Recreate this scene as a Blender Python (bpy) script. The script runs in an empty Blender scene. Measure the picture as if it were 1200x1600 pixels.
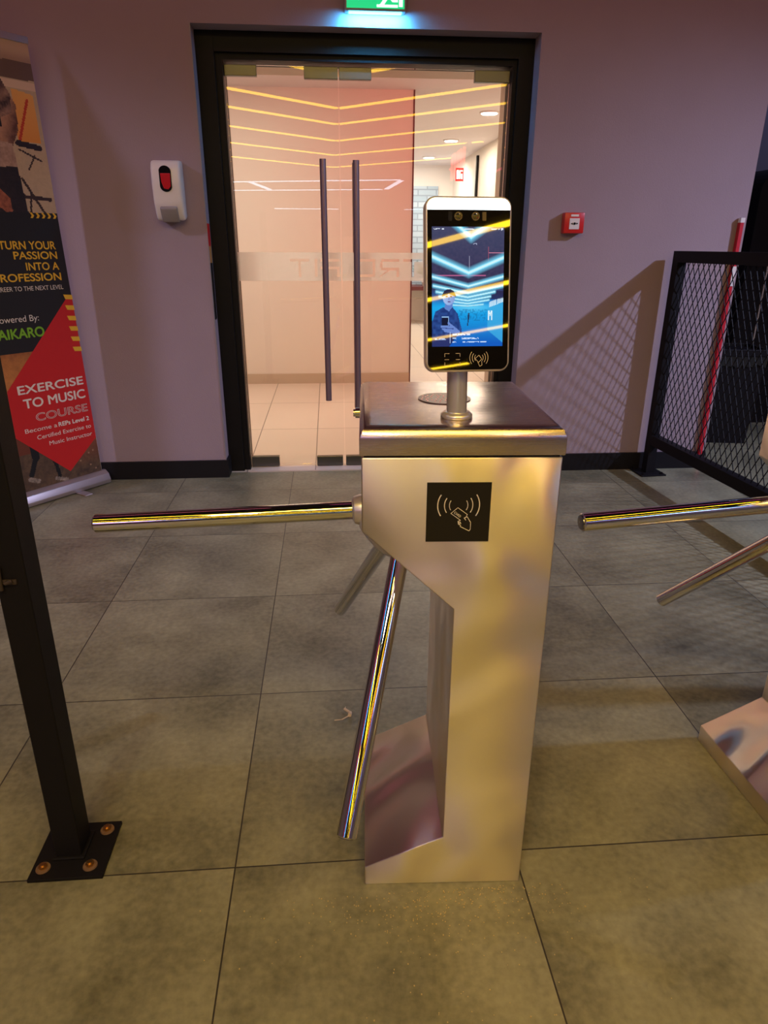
import bpy, bmesh, math, random
from mathutils import Vector, Matrix
random.seed(7)
S = bpy.context.scene
COL = S.collection
PI = math.pi

# ------------------------------------------------------------------ camera
CAM_H = 1.23015
F = Vector((0.07369415, 0.92763151, -0.36615428))
A = Vector((0.9969765, -0.07759709, 0.00406886))
D = Vector((-0.02463811, -0.36534706, -0.93054527))
cam = bpy.data.cameras.new('camera')
cam.sensor_fit = 'VERTICAL'
cam.sensor_height = 36.0
cam.lens = 1061.5 / 1600.0 * 36.0
cam.clip_start = 0.02
camo = bpy.data.objects.new('camera', cam)
COL.objects.link(camo)
m = Matrix.Identity(4)
for i in range(3):
    m[i][0] = A[i]; m[i][1] = -D[i]; m[i][2] = -F[i]
m[0][3], m[1][3], m[2][3] = 0, 0, CAM_H
camo.matrix_world = m
S.camera = camo

# ------------------------------------------------------------------ view + world
S.view_settings.view_transform = 'Standard'
S.view_settings.look = 'None'
S.view_settings.exposure = 0.0
S.view_settings.gamma = 1.0
S.view_settings.use_curve_mapping = False
w = bpy.data.worlds.new('world'); S.world = w; w.use_nodes = True
w.node_tree.nodes['Background'].inputs[0].default_value = (0.30, 0.18, 0.26, 1)
w.node_tree.nodes['Background'].inputs[1].default_value = 0.3

def lamp(kind, name, loc, color, power, size=0.3, size_y=None, target=None, spot=None, blend=0.3):
    l = bpy.data.lights.new(name, kind)
    l.color = color; l.energy = power
    if kind == 'AREA':
        l.size = size
        if size_y: l.shape = 'RECTANGLE'; l.size_y = size_y
    elif kind == 'SPOT':
        l.shadow_soft_size = size; l.spot_size = spot or 1.2; l.spot_blend = blend
    else:
        l.shadow_soft_size = size
    o = bpy.data.objects.new(name, l); COL.objects.link(o); o.location = loc
    if target is not None:
        o.rotation_euler = (Vector(target) - Vector(loc)).to_track_quat('-Z', 'Y').to_euler()
    return o

# colour and brightness of the yellow strip lights
YELLOW = (1.0, 0.60, 0.020); Y_STR = 9.0
# blue-white stage spot high on the right: throws the fence's shadow on the wall
lamp('SPOT', 'spot_lamp', (4.25, 1.45, 3.02), (0.60, 0.66, 1.0), 520, size=0.05, target=(1.4, 3.3, -0.5), spot=1.25, blend=1.0)
# cool spot at left over the passage
lamp('SPOT', 'spot_lamp', (-3.4, 1.6, 3.1), (0.70, 0.66, 1.0), 190, size=0.10, target=(-0.9, 3.4, -0.2), spot=1.10, blend=1.0)
# coloured area lamps added over the gym to brighten it
lamp('AREA', 'gym_fill_lamp', (0.4, -1.3, 3.4), (1.0, 0.70, 0.60), 8, size=1.6, size_y=0.8, target=(0.4, -1.3, 0))
lamp('AREA', 'gym_fill_lamp', (-3.6, -6.5, 3.4), (0.90, 0.45, 0.85), 48, size=1.5, size_y=2.5, target=(-3.6, -6.5, 0))
lamp('AREA', 'gym_fill_lamp', (4.7, -4.0, 3.4), (0.40, 0.62, 1.0), 36, size=1.0, size_y=2.0, target=(4.7, -4.0, 0))
# small white lamps added overhead so the brushed steel shows soft patches
lamp('AREA', 'added_white_lamp', (-0.9, -1.5, 3.35), (1.0, 0.95, 0.90), 16, size=0.30, target=(-0.9, -1.2, 0))
lamp('AREA', 'added_white_lamp', (1.5, -1.9, 3.35), (1.0, 0.80, 0.70), 8, size=0.30, target=(1.5, -1.6, 0))
lamp('AREA', 'recess_fill_lamp', (3.6, 4.3, 3.45), (0.45, 0.55, 1.0), 9, size=0.6, target=(3.4, 5.2, 1.6))  # bluish fill added to light the recess wall
# added yellow fill above the passage, its pool falls on the near floor
lamp('AREA', 'yellow_fill_lamp', (0.2, -0.9, 3.35), (1.0, 0.64, 0.08), 84, size=2.4, size_y=0.6, target=(0.2, -1.4, 0))
# red area lamps added to tint the top of the front wall
lamp('AREA', 'red_area_lamp', (1.6, 2.1, 3.35), (1.0, 0.14, 0.42), 4.0, size=3.5, size_y=0.2, target=(1.6, 3.7, 2.0))
lamp('AREA', 'red_area_lamp', (-2.0, 2.1, 3.35), (1.0, 0.20, 0.30), 4.0, size=3.0, size_y=0.2, target=(-2.0, 3.7, 2.0))
# corridor downlights
for (x, y, p) in ((1.6, 7.45, 22), (1.55, 9.4, 22), (1.52, 11.2, 22), (-0.9, 5.0, 14)):
    lamp('AREA', 'downlight_lamp', (x, y, 2.40), (1.0, 0.84, 0.64), p, size=0.14, target=(x, y, 0))
lamp('AREA', 'corridor_lamp', (-1.0, 5.1, 2.40), (1.0, 0.93, 0.74), 32, size=1.6, size_y=1.0, target=(-1.0, 5.4, 0))
lamp('AREA', 'red_area_lamp', (1.3, 4.35, 2.25), (1.0, 0.12, 0.12), 17, size=1.4, size_y=0.1, target=(1.0, 6.5, 1.7))
lamp('AREA', 'far_corridor_lamp', (1.3, 11.0, 2.35), (0.75, 0.88, 1.0), 22, size=1.0, target=(1.3, 11.6, 0))

# ------------------------------------------------------------------ materials
def nt(name):
    mt = bpy.data.materials.new(name); mt.use_nodes = True
    n = mt.node_tree; b = n.nodes['Principled BSDF']
    return mt, n, b

def mat(name, col, rough=0.5, metal=0.0, emit=None, es=0.0, noise=0.0, nscale=30, bump=0.0, bscale=200, coat=0.0, spec=None):
    mt, n, b = nt(name)
    b.inputs['Base Color'].default_value = (*col, 1)
    b.inputs['Roughness'].default_value = rough
    b.inputs['Metallic'].default_value = metal
    if spec is not None: b.inputs['Specular IOR Level'].default_value = spec
    if coat: b.inputs['Coat Weight'].default_value = coat; b.inputs['Coat Roughness'].default_value = 0.05
    if emit:
        b.inputs['Emission Color'].default_value = (*emit, 1); b.inputs['Emission Strength'].default_value = es
    tc = n.nodes.new('ShaderNodeTexCoord')
    if noise:
        t = n.nodes.new('ShaderNodeTexNoise'); t.inputs['Scale'].default_value = nscale; t.inputs['Detail'].default_value = 5
        n.links.new(tc.outputs['Object'], t.inputs['Vector'])
        mx = n.nodes.new('ShaderNodeMix'); mx.data_type = 'RGBA'
        mx.inputs[6].default_value = (*[c * (1 - noise) for c in col], 1)
        mx.inputs[7].default_value = (*[min(1, c * (1 + noise)) for c in col], 1)
        n.links.new(t.outputs['Fac'], mx.inputs[0]); n.links.new(mx.outputs[2], b.inputs['Base Color'])
    if bump:
        t = n.nodes.new('ShaderNodeTexNoise'); t.inputs['Scale'].default_value = bscale; t.inputs['Detail'].default_value = 4
        n.links.new(tc.outputs['Object'], t.inputs['Vector'])
        bp = n.nodes.new('ShaderNodeBump'); bp.inputs['Strength'].default_value = bump; bp.inputs['Distance'].default_value = 0.002
        n.links.new(t.outputs['Fac'], bp.inputs['Height']); n.links.new(bp.outputs['Normal'], b.inputs['Normal'])
    return mt

def math_node(n, op, a, b_=None):
    x = n.nodes.new('ShaderNodeMath'); x.operation = op
    for k, v in ((0, a), (1, b_)):
        if v is None: continue
        if isinstance(v, (int, float)): x.inputs[k].default_value = v
        else: n.links.new(v, x.inputs[k])
    return x.outputs[0]

def tile_mat(name, col, tx, ty, ox, oy, gap, grout, rough, var=0.12, mott=0.4, bump=0.25):
    mt, n, b = nt(name)
    tc = n.nodes.new('ShaderNodeTexCoord'); sp = n.nodes.new('ShaderNodeSeparateXYZ')
    n.links.new(tc.outputs['Object'], sp.inputs[0])
    def edge(o, off, t):
        u = math_node(n, 'DIVIDE', math_node(n, 'SUBTRACT', o, off), t)
        f = math_node(n, 'FRACT', u)
        d = math_node(n, 'MINIMUM', f, math_node(n, 'SUBTRACT', 1.0, f))
        return math_node(n, 'FLOOR', u), math_node(n, 'MULTIPLY', d, t)
    ix, dx = edge(sp.outputs[0], ox, tx); iy, dy = edge(sp.outputs[1], oy, ty)
    d = math_node(n, 'MINIMUM', dx, dy)
    g = math_node(n, 'LESS_THAN', d, gap)
    cb = n.nodes.new('ShaderNodeCombineXYZ'); n.links.new(ix, cb.inputs[0]); n.links.new(iy, cb.inputs[1])
    wn = n.nodes.new('ShaderNodeTexWhiteNoise'); n.links.new(cb.outputs[0], wn.inputs['Vector'])
    # cloudy cement mottling shifted per tile
    off = n.nodes.new('ShaderNodeVectorMath'); off.operation = 'MULTIPLY_ADD'
    n.links.new(wn.outputs['Color'], off.inputs[0]); off.inputs[1].default_value = (7, 7, 7); n.links.new(tc.outputs['Object'], off.inputs[2])
    n1 = n.nodes.new('ShaderNodeTexNoise'); n1.inputs['Scale'].default_value = 3.2; n1.inputs['Detail'].default_value = 9; n1.inputs['Roughness'].default_value = 0.62
    n2 = n.nodes.new('ShaderNodeTexNoise'); n2.inputs['Scale'].default_value = 60; n2.inputs['Detail'].default_value = 6
    n.links.new(off.outputs[0], n1.inputs['Vector']); n.links.new(tc.outputs['Object'], n2.inputs['Vector'])
    v = math_node(n, 'ADD', math_node(n, 'MULTIPLY', math_node(n, 'SUBTRACT', n1.outputs['Fac'], 0.5), mott * 2.2),
                  math_node(n, 'MULTIPLY', math_node(n, 'SUBTRACT', n2.outputs['Fac'], 0.5), mott * 0.9))
    v = math_node(n, 'ADD', v, math_node(n, 'MULTIPLY', math_node(n, 'SUBTRACT', wn.outputs['Value'], 0.5), var))
    v = math_node(n, 'ADD', v, 1.0)
    vm = n.nodes.new('ShaderNodeVectorMath'); vm.operation = 'SCALE'; vm.inputs[0].default_value = col
    n.links.new(v, vm.inputs['Scale'])
    mx = n.nodes.new('ShaderNodeMix'); mx.data_type = 'RGBA'
    n.links.new(g, mx.inputs[0]); n.links.new(vm.outputs[0], mx.inputs[6]); mx.inputs[7].default_value = (*grout, 1)
    n.links.new(mx.outputs[2], b.inputs['Base Color'])
    rr = math_node(n, 'ADD', math_node(n, 'MULTIPLY', n1.outputs['Fac'], 0.25), rough - 0.12)
    n.links.new(rr, b.inputs['Roughness'])
    bp = n.nodes.new('ShaderNodeBump'); bp.inputs['Strength'].default_value = bump; bp.inputs['Distance'].default_value = 0.002
    h = math_node(n, 'SUBTRACT', n2.outputs['Fac'], math_node(n, 'MULTIPLY', g, 1.5))
    n.links.new(h, bp.inputs['Height']); n.links.new(bp.outputs['Normal'], b.inputs['Normal'])
    return mt

def brushed_mat(name, col, rough, axis='X', wav=0.0, tint=None, aniso=0.5, streak=0.25, grain=0.04):
    """stainless steel with a fine brushed grain running along one axis, and slight sheet waviness"""
    mt, n, b = nt(name)
    b.inputs['Base Color'].default_value = (*col, 1); b.inputs['Metallic'].default_value = 1.0
    tc = n.nodes.new('ShaderNodeTexCoord')
    mp = n.nodes.new('ShaderNodeMapping'); n.links.new(tc.outputs['Object'], mp.inputs[0])
    sc = [1600, 1600, 1600]; sc['XYZ'.index(axis)] = 12
    mp.inputs['Scale'].default_value = sc
    t = n.nodes.new('ShaderNodeTexNoise'); t.inputs['Scale'].default_value = 1; t.inputs['Detail'].default_value = 3
    n.links.new(mp.outputs[0], t.inputs['Vector'])
    r = math_node(n, 'ADD', math_node(n, 'MULTIPLY', math_node(n, 'SUBTRACT', t.outputs['Fac'], 0.5), streak), rough)
    n.links.new(r, b.inputs['Roughness'])
    bp = n.nodes.new('ShaderNodeBump'); bp.inputs['Strength'].default_value = grain; bp.inputs['Distance'].default_value = 0.0003
    n.links.new(t.outputs['Fac'], bp.inputs['Height'])
    out = bp
    if wav:
        t2 = n.nodes.new('ShaderNodeTexNoise'); t2.inputs['Scale'].default_value = 3.4; t2.inputs['Detail'].default_value = 1.0
        t2.inputs['Distortion'].default_value = 0.6
        n.links.new(tc.outputs['Object'], t2.inputs['Vector'])
        b2 = n.nodes.new('ShaderNodeBump'); b2.inputs['Strength'].default_value = 1.0; b2.inputs['Distance'].default_value = wav
        n.links.new(t2.outputs['Fac'], b2.inputs['Height']); n.links.new(bp.outputs['Normal'], b2.inputs['Normal'])
        out = b2
    n.links.new(out.outputs['Normal'], b.inputs['Normal'])
    b.inputs['Anisotropic'].default_value = aniso
    cx = n.nodes.new('ShaderNodeCombineXYZ'); cx.inputs[1].default_value = 0.3; cx.inputs[2].default_value = 1.0
    n.links.new(cx.outputs[0], b.inputs['Tangent'])
    return mt

def glass_mat(name, ior, tint):
    mt = bpy.data.materials.new(name); mt.use_nodes = True; n = mt.node_tree; n.nodes.clear()
    o = n.nodes.new('ShaderNodeOutputMaterial'); mx = n.nodes.new('ShaderNodeMixShader')
    fr = n.nodes.new('ShaderNodeFresnel'); fr.inputs['IOR'].default_value = ior
    tr = n.nodes.new('ShaderNodeBsdfTransparent'); tr.inputs[0].default_value = (*tint, 1)
    gl = n.nodes.new('ShaderNodeBsdfGlossy'); gl.inputs['Roughness'].default_value = 0.0
    n.links.new(fr.outputs[0], mx.inputs[0]); n.links.new(tr.outputs[0], mx.inputs[1]); n.links.new(gl.outputs[0], mx.inputs[2])
    n.links.new(mx.outputs[0], o.inputs[0])
    return mt

def frost_mat(name):
    mt = bpy.data.materials.new(name); mt.use_nodes = True; n = mt.node_tree; n.nodes.clear()
    o = n.nodes.new('ShaderNodeOutputMaterial'); mx = n.nodes.new('ShaderNodeMixShader')
    tr = n.nodes.new('ShaderNodeBsdfTransparent')
    a = n.nodes.new('ShaderNodeBsdfTranslucent'); a.inputs[0].default_value = (0.9, 0.9, 0.9, 1)
    df = n.nodes.new('ShaderNodeBsdfDiffuse'); df.inputs[0].default_value = (0.8, 0.8, 0.8, 1)
    m2 = n.nodes.new('ShaderNodeMixShader'); m2.inputs[0].default_value = 0.12
    n.links.new(a.outputs[0], m2.inputs[1]); n.links.new(df.outputs[0], m2.inputs[2])
    mx.inputs[0].default_value = 0.5
    n.links.new(tr.outputs[0], mx.inputs[1]); n.links.new(m2.outputs[0], mx.inputs[2]); n.links.new(mx.outputs[0], o.inputs[0])
    return mt

def vcol_mat(name, emit=0.0, rough=0.45):
    mt, n, b = nt(name)
    at = n.nodes.new('ShaderNodeAttribute'); at.attribute_name = 'Col'
    b.inputs['Roughness'].default_value = rough
    if emit:
        b.inputs['Base Color'].default_value = (0.005, 0.005, 0.006, 1)
        n.links.new(at.outputs['Color'], b.inputs['Emission Color']); b.inputs['Emission Strength'].default_value = emit
    else:
        n.links.new(at.outputs['Color'], b.inputs['Base Color'])
    return mt

def brick_mat(name):
    mt, n, b = nt(name)
    tc = n.nodes.new('ShaderNodeTexCoord'); mp = n.nodes.new('ShaderNodeMapping'); mp.inputs['Rotation'].default_value = (PI / 2, 0, 0)
    n.links.new(tc.outputs['Object'], mp.inputs[0])
    br = n.nodes.new('ShaderNodeTexBrick'); br.inputs['Scale'].default_value = 1.0
    br.inputs['Color1'].default_value = (0.36, 0.46, 0.54, 1); br.inputs['Color2'].default_value = (0.46, 0.55, 0.62, 1)
    br.inputs['Mortar'].default_value = (0.28, 0.34, 0.40, 1); br.inputs['Mortar Size'].default_value = 0.01
    br.inputs['Brick Width'].default_value = 0.30; br.inputs['Row Height'].default_value = 0.09
    n.links.new(mp.outputs[0], br.inputs['Vector']); n.links.new(br.outputs['Color'], b.inputs['Base Color'])
    b.inputs['Roughness'].default_value = 0.8
    return mt

M = {}
M['floor'] = tile_mat('cement_tile', (0.22, 0.21, 0.135), 0.6, 0.6, -0.22686, 1.08502, 0.0016, (0.035, 0.03, 0.025), 0.40, mott=1.0)
M['cfloor'] = tile_mat('corridor_tile', (0.74, 0.63, 0.53), 0.395, 0.86, -0.495, 4.78, 0.003, (0.22, 0.18, 0.15), 0.35, var=0.04, mott=0.06, bump=0.05)
M['wall'] = mat('painted_plaster', (0.34, 0.262, 0.30), 0.75, noise=0.06, nscale=5, bump=0.35, bscale=160)
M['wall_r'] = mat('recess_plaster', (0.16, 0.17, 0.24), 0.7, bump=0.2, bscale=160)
M['dark'] = mat('dark_wall', (0.24, 0.20, 0.24), 0.8, noise=0.2, nscale=3)
M['ceil'] = mat('dark_ceiling', (0.03, 0.028, 0.032), 0.8, noise=0.2, nscale=3)
M['skirt'] = mat('black_skirting', (0.009, 0.008, 0.010), 0.5, spec=0.25)
M['casing'] = mat('black_casing', (0.007, 0.006, 0.006), 0.5, spec=0.2)
M['cwall'] = mat('corridor_cream_wall', (0.80, 0.73, 0.65), 0.5, noise=0.02, nscale=2)
M['cceil'] = mat('corridor_white_ceiling', (0.78, 0.73, 0.76), 0.6)
M['cskirt'] = mat('corridor_skirting_tile', (0.55, 0.44, 0.33), 0.4)
M['jamb'] = mat('beige_jamb', (0.62, 0.50, 0.40), 0.45)
M['red_edge'] = mat('dark_red_edge', (0.12, 0.02, 0.02), 0.5)
M['brick'] = brick_mat('pale_brick')
M['glass'] = glass_mat('door_glass', 1.62, (0.985, 0.99, 0.985))
M['frost'] = frost_mat('frosted_film')
M['steel'] = brushed_mat('brushed_steel', (0.90, 0.82, 0.72), 0.36, 'X', wav=0.075, aniso=0.88, streak=0.05)
M['steel_lid'] = brushed_mat('brushed_steel_lid', (0.60, 0.52, 0.52), 0.27, 'X', wav=0.008, aniso=0.4, streak=0.03, grain=0.012)
M['chrome'] = mat('chrome_tube', (0.70, 0.69, 0.69), 0.055, metal=1.0)
M['chrome_cap'] = mat('chrome_cap', (0.35, 0.34, 0.34), 0.2, metal=1.0)
M['patch'] = mat('satin_patch_fitting', (0.13, 0.13, 0.125), 0.30, metal=1.0)
M['handle'] = mat('dark_plum_handle', (0.34, 0.24, 0.27), 0.36, metal=0.8)
M['black'] = mat('black_powder_coat', (0.008, 0.007, 0.009), 0.55, spec=0.15, bump=0.1, bscale=400)
M['bolt'] = mat('brassy_bolt', (0.55, 0.33, 0.12), 0.35, metal=1.0, noise=0.3, nscale=80)
M['rust'] = mat('rusty_washer', (0.16, 0.09, 0.05), 0.7, noise=0.4, nscale=90)
M['washer_dark'] = mat('scuffed_dark_metal', (0.05, 0.035, 0.03), 0.5, metal=0.3, noise=0.5, nscale=60)
M['white_p'] = mat('white_plastic', (0.80, 0.76, 0.74), 0.28)
M['grey_p'] = mat('grey_plastic', (0.30, 0.27, 0.27), 0.35)
M['red_gel'] = mat('red_soap_bag', (0.55, 0.01, 0.015), 0.15, emit=(0.9, 0.02, 0.03), es=0.0, coat=0.6)
M['black_gl'] = mat('black_gloss', (0.006, 0.005, 0.005), 0.02, spec=1.0); M['black_gl'].node_tree.nodes['Principled BSDF'].inputs['IOR'].default_value = 1.9
M['lens'] = mat('camera_lens', (0.02, 0.02, 0.03), 0.05, coat=1.0)
M['lens_ring'] = mat('lens_ring', (0.10, 0.08, 0.06), 0.25, metal=0.6)
M['silver'] = mat('satin_silver', (0.72, 0.66, 0.64), 0.32, metal=0.6)
M['pole'] = mat('satin_pole', (0.74, 0.72, 0.76), 0.24, metal=0.7)
M['disc'] = mat('disc_dark', (0.20, 0.13, 0.11), 0.35, metal=0.7)
M['pinkdot'] = mat('pink_dot', (0.85, 0.45, 0.40), 0.4, emit=(1, 0.45, 0.4), es=0.5)
M['led'] = mat('led_white', (0.9, 0.95, 1), 0.3, emit=(0.80, 0.95, 1.0), es=4.0)
M['gold_ink'] = mat('gold_ink', (0.55, 0.42, 0.26), 0.5, emit=(0.8, 0.6, 0.35), es=0.12)
M['white_ink'] = mat('white_ink', (0.80, 0.74, 0.68), 0.55)
M['sticker'] = mat('black_sticker', (0.008, 0.006, 0.005), 0.35)
M['red_box'] = mat('red_plastic', (0.62, 0.02, 0.02), 0.3)
M['red_pole'] = mat('red_paint', (0.55, 0.012, 0.03), 0.4)
M['green'] = mat('exit_green', (0.0, 0.5, 0.2), 0.4, emit=(0.0, 0.62, 0.22), es=1.0)
M['exitwhite'] = mat('exit_white', (0.9, 1, 0.95), 0.4, emit=(0.75, 1.0, 0.88), es=1.1)
M['exit_glow'] = mat('exit_diffuser', (0.5, 0.9, 1), 0.4, emit=(0.15, 0.75, 1.0), es=4.0)
M['yellow_led'] = mat('yellow_led_strip', (1, 0.7, 0.1), 0.4, emit=YELLOW, es=Y_STR)
M['cool_led'] = mat('cool_led_strip', (0.8, 0.9, 1), 0.4, emit=(0.50, 0.78, 1.0), es=7.0)
M['pink_led'] = mat('pink_led_strip', (1, 0.3, 0.5), 0.4, emit=(1.0, 0.10, 0.22), es=3.0)
M['blue_led'] = mat('blue_led_strip', (0.1, 0.4, 1), 0.4, emit=(0.10, 0.42, 1.0), es=9.0)
M['red_led'] = mat('red_neon', (1, 0.1, 0.1), 0.4, emit=(1.0, 0.06, 0.04), es=5.0)
M['down'] = mat('downlight_glow', (1, 1, 1), 0.4, emit=(1.0, 0.92, 0.82), es=9.0)
M['bag'] = mat('black_bag', (0.012, 0.012, 0.014), 0.25, bump=1.0, bscale=25)
M['leaf'] = mat('green_leaf', (0.02, 0.22, 0.08), 0.4)
M['scrap'] = mat('peeled_film', (0.62, 0.50, 0.36), 0.5)
M['crumb'] = mat('pale_crumb', (0.50, 0.38, 0.18), 0.6)
M['p_black'] = mat('print_black', (0.012, 0.009, 0.009), 0.5)
M['p_red'] = mat('print_red', (0.62, 0.012, 0.012), 0.5)
M['p_yellow'] = mat('print_yellow', (0.85, 0.50, 0.03), 0.5)
M['p_white'] = mat('print_white', (0.85, 0.76, 0.70), 0.5)
M['p_green'] = mat('print_green', (0.22, 0.50, 0.02), 0.5)
M['p_pic'] = vcol_mat('print_picture', 0, 0.5)
M['alu'] = mat('satin_aluminium', (0.60, 0.52, 0.54), 0.38, metal=0.8)
M['bead'] = mat('grey_corner_bead', (0.30, 0.27, 0.30), 0.5, metal=0.3)
M['screen'] = vcol_mat('screen_picture', 1.0, 0.02); M['screen'].node_tree.nodes['Principled BSDF'].inputs['IOR'].default_value = 1.9
M['orange'] = mat('orange_reflection', (0.60, 0.28, 0.08), 0.4)  # orange part of the banner's painted reflection

# ------------------------------------------------------------------ mesh helpers
class MB:
    def __init__(s): s.bm = bmesh.new()
    def _xf(s, vs, mt):
        if mt is not None: bmesh.ops.transform(s.bm, matrix=mt, verts=vs)
    def box(s, x0, x1, y0, y1, z0, z1, mt=None, bev=0, seg=2):
        r = bmesh.ops.create_cube(s.bm, size=1.0); vs = r['verts']
        bmesh.ops.transform(s.bm, matrix=Matrix.Translation(((x0 + x1) / 2, (y0 + y1) / 2, (z0 + z1) / 2)) @ Matrix.Diagonal((x1 - x0, y1 - y0, z1 - z0, 1)), verts=vs)
        if bev:
            es = list({e for v in vs for e in v.link_edges})
            rr = bmesh.ops.bevel(s.bm, geom=es, offset=bev, segments=seg, affect='EDGES', profile=0.5)
            vs = list({v for f in rr['faces'] for v in f.verts} | {v for v in vs if v.is_valid})
        s._xf(vs, mt); return s
    def cyl(s, p0, p1, r, seg=24, r2=None, cap=True):
        p0, p1 = Vector(p0), Vector(p1); d = p1 - p0
        mt = Matrix.Translation((p0 + p1) / 2) @ d.to_track_quat('Z', 'Y').to_matrix().to_4x4()
        bmesh.ops.create_cone(s.bm, cap_ends=cap, segments=seg, radius1=r, radius2=r if r2 is None else r2, depth=d.length, matrix=mt)
        return s
    def sphere(s, c, r, sc=(1, 1, 1), u=16, v=10, mt=None):
        mm = Matrix.Translation(c) @ Matrix.Diagonal((*[r * k for k in sc], 1))
        if mt is not None: mm = mt @ mm
        bmesh.ops.create_uvsphere(s.bm, u_segments=u, v_segments=v, radius=1, matrix=mm); return s
    def prism(s, poly, vec, mt=None, bev=0):
        """poly: list of 3D points, extruded by vec"""
        v = Vector(vec)
        a = [s.bm.verts.new(p) for p in poly]; b = [s.bm.verts.new(Vector(p) + v) for p in poly]
        n = len(poly); fs = [s.bm.faces.new(a), s.bm.faces.new(b[::-1])]
        for i in range(n): fs.append(s.bm.faces.new((a[i], b[i], b[(i + 1) % n], a[(i + 1) % n])))
        bmesh.ops.recalc_face_normals(s.bm, faces=fs)
        vs = a + b
        if bev:
            es = list({e for f in fs for e in f.edges})
            rr = bmesh.ops.bevel(s.bm, geom=es, offset=bev, segments=2, affect='EDGES', profile=0.5)
            vs = list({x for f in rr['faces'] for x in f.verts} | {x for x in vs if x.is_valid})
        s._xf(vs, mt); return s
    def lathe(s, prof, mt=None, seg=32):
        rows = []
        for (r, z) in prof:
            rows.append([s.bm.verts.new((r * math.cos(2 * PI * k / seg), r * math.sin(2 * PI * k / seg), z)) for k in range(seg)])
        for i in range(len(rows) - 1):
            for k in range(seg):
                s.bm.faces.new((rows[i][k], rows[i][(k + 1) % seg], rows[i + 1][(k + 1) % seg], rows[i + 1][k]))
        s.bm.faces.new(rows[0][::-1]); s.bm.faces.new(rows[-1])
        s._xf([v for r in rows for v in r], mt); return s
    def build(s, name, mt, parent=None, smooth=False, angle=0.6):
        me = bpy.data.meshes.new(name)
        if smooth:
            for f in s.bm.faces: f.smooth = True
            for e in s.bm.edges:
                if len(e.link_faces) == 2 and e.calc_face_angle(0) > angle: e.smooth = False
        s.bm.to_mesh(me); s.bm.free()
        me.materials.append(mt)
        o = bpy.data.objects.new(name, me); COL.objects.link(o)
        if parent is not None: o.parent = parent
        return o

def empty(name, loc=(0, 0, 0), rz=0.0):
    o = bpy.data.objects.new(name, None); COL.objects.link(o); o.location = loc; o.rotation_euler = (0, 0, rz)
    o.empty_display_size = 0.1
    return o
def tag(o, label, cat, group=None, kind=None):
    o['label'] = label; o['category'] = cat
    if group: o['group'] = group
    if kind: o['kind'] = kind
    return o
def struct(o, label=None):
    o['kind'] = 'structure'
    if label: o['label'] = label
    return o

def text_mesh(name, body, x0, x1, y0, y1, mt, parent, frame, thick=0.0004, bold=0.0, outline=0.0, lift=0.0015, shear=0.0):
    """text filling the box x0..x1, y0..y1 (first capital's height) of a frame: Matrix whose X,Y are the sheet's axes"""
    c = bpy.data.curves.new(name, 'FONT'); c.body = body; c.size = 1.0
    if outline:
        c.fill_mode = 'NONE'; c.bevel_depth = outline; c.bevel_resolution = 0
    ob = bpy.data.objects.new(name, c); COL.objects.link(ob)
    bpy.context.view_layer.update()
    dg = bpy.context.evaluated_depsgraph_get()
    me = bpy.data.meshes.new_from_object(ob.evaluated_get(dg))
    c2 = c.copy(); c2.body = 'H'
    bpy.data.objects.remove(ob)
    xs = [v.co.x for v in me.vertices]; a, b = min(xs), max(xs)
    cap = 0.729 if not outline else 0.729
    bm = bmesh.new(); bm.from_mesh(me); bpy.data.meshes.remove(me)
    if bold and not outline:      # heavier strokes: the same outline laid down several times, slightly shifted
        src = list(bm.faces)
        for k, (ox, oy) in enumerate(((bold, 0), (-bold, 0), (0, bold), (0, -bold))):
            r = bmesh.ops.duplicate(bm, geom=src)
            bmesh.ops.translate(bm, verts=[g for g in r['geom'] if isinstance(g, bmesh.types.BMVert)], vec=(ox, oy, 0.15 * (k + 1)))
    for v in bm.verts:
        x = x0 + (v.co.x - a) / (b - a) * (x1 - x0); y = y0 + v.co.y / cap * (y1 - y0)
        z = lift + (v.co.z * thick if not outline else v.co.z * 0.01)
        v.co = frame @ Vector((x - shear * y, y, z))
    me = bpy.data.meshes.new(name); bm.to_mesh(me); bm.free(); me.materials.append(mt)
    o = bpy.data.objects.new(name, me); COL.objects.link(o); o.parent = parent
    return o

def ribbon(mb, pts, wd, fr, z=0.0012, th=0.0004):
    """flat line of width wd along pts (x,y) in a frame"""
    for (a, b) in zip(pts[:-1], pts[1:]):
        a, b = Vector(a), Vector(b); d = (b - a)
        if d.length < 1e-7: continue
        n = Vector((-d.y, d.x)).normalized() * wd / 2; e = d.normalized() * wd * 0.2
        q = [a - e - n, b + e - n, b + e + n, a - e + n]
        mb.prism([fr @ Vector((p.x, p.y, z)) for p in q], (fr.to_3x3() @ Vector((0, 0, th))))

def flat(mb, poly, fr, z=0.001, th=0.0004):
    mb.prism([fr @ Vector((p[0], p[1], z)) for p in poly], (fr.to_3x3() @ Vector((0, 0, th))))

def arc(cx, cy, r, a0, a1, n=10, sx=1):
    return [(cx + sx * r * math.cos(math.radians(a0 + (a1 - a0) * k / n)), cy + r * math.sin(math.radians(a0 + (a1 - a0) * k / n))) for k in range(n + 1)]

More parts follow.
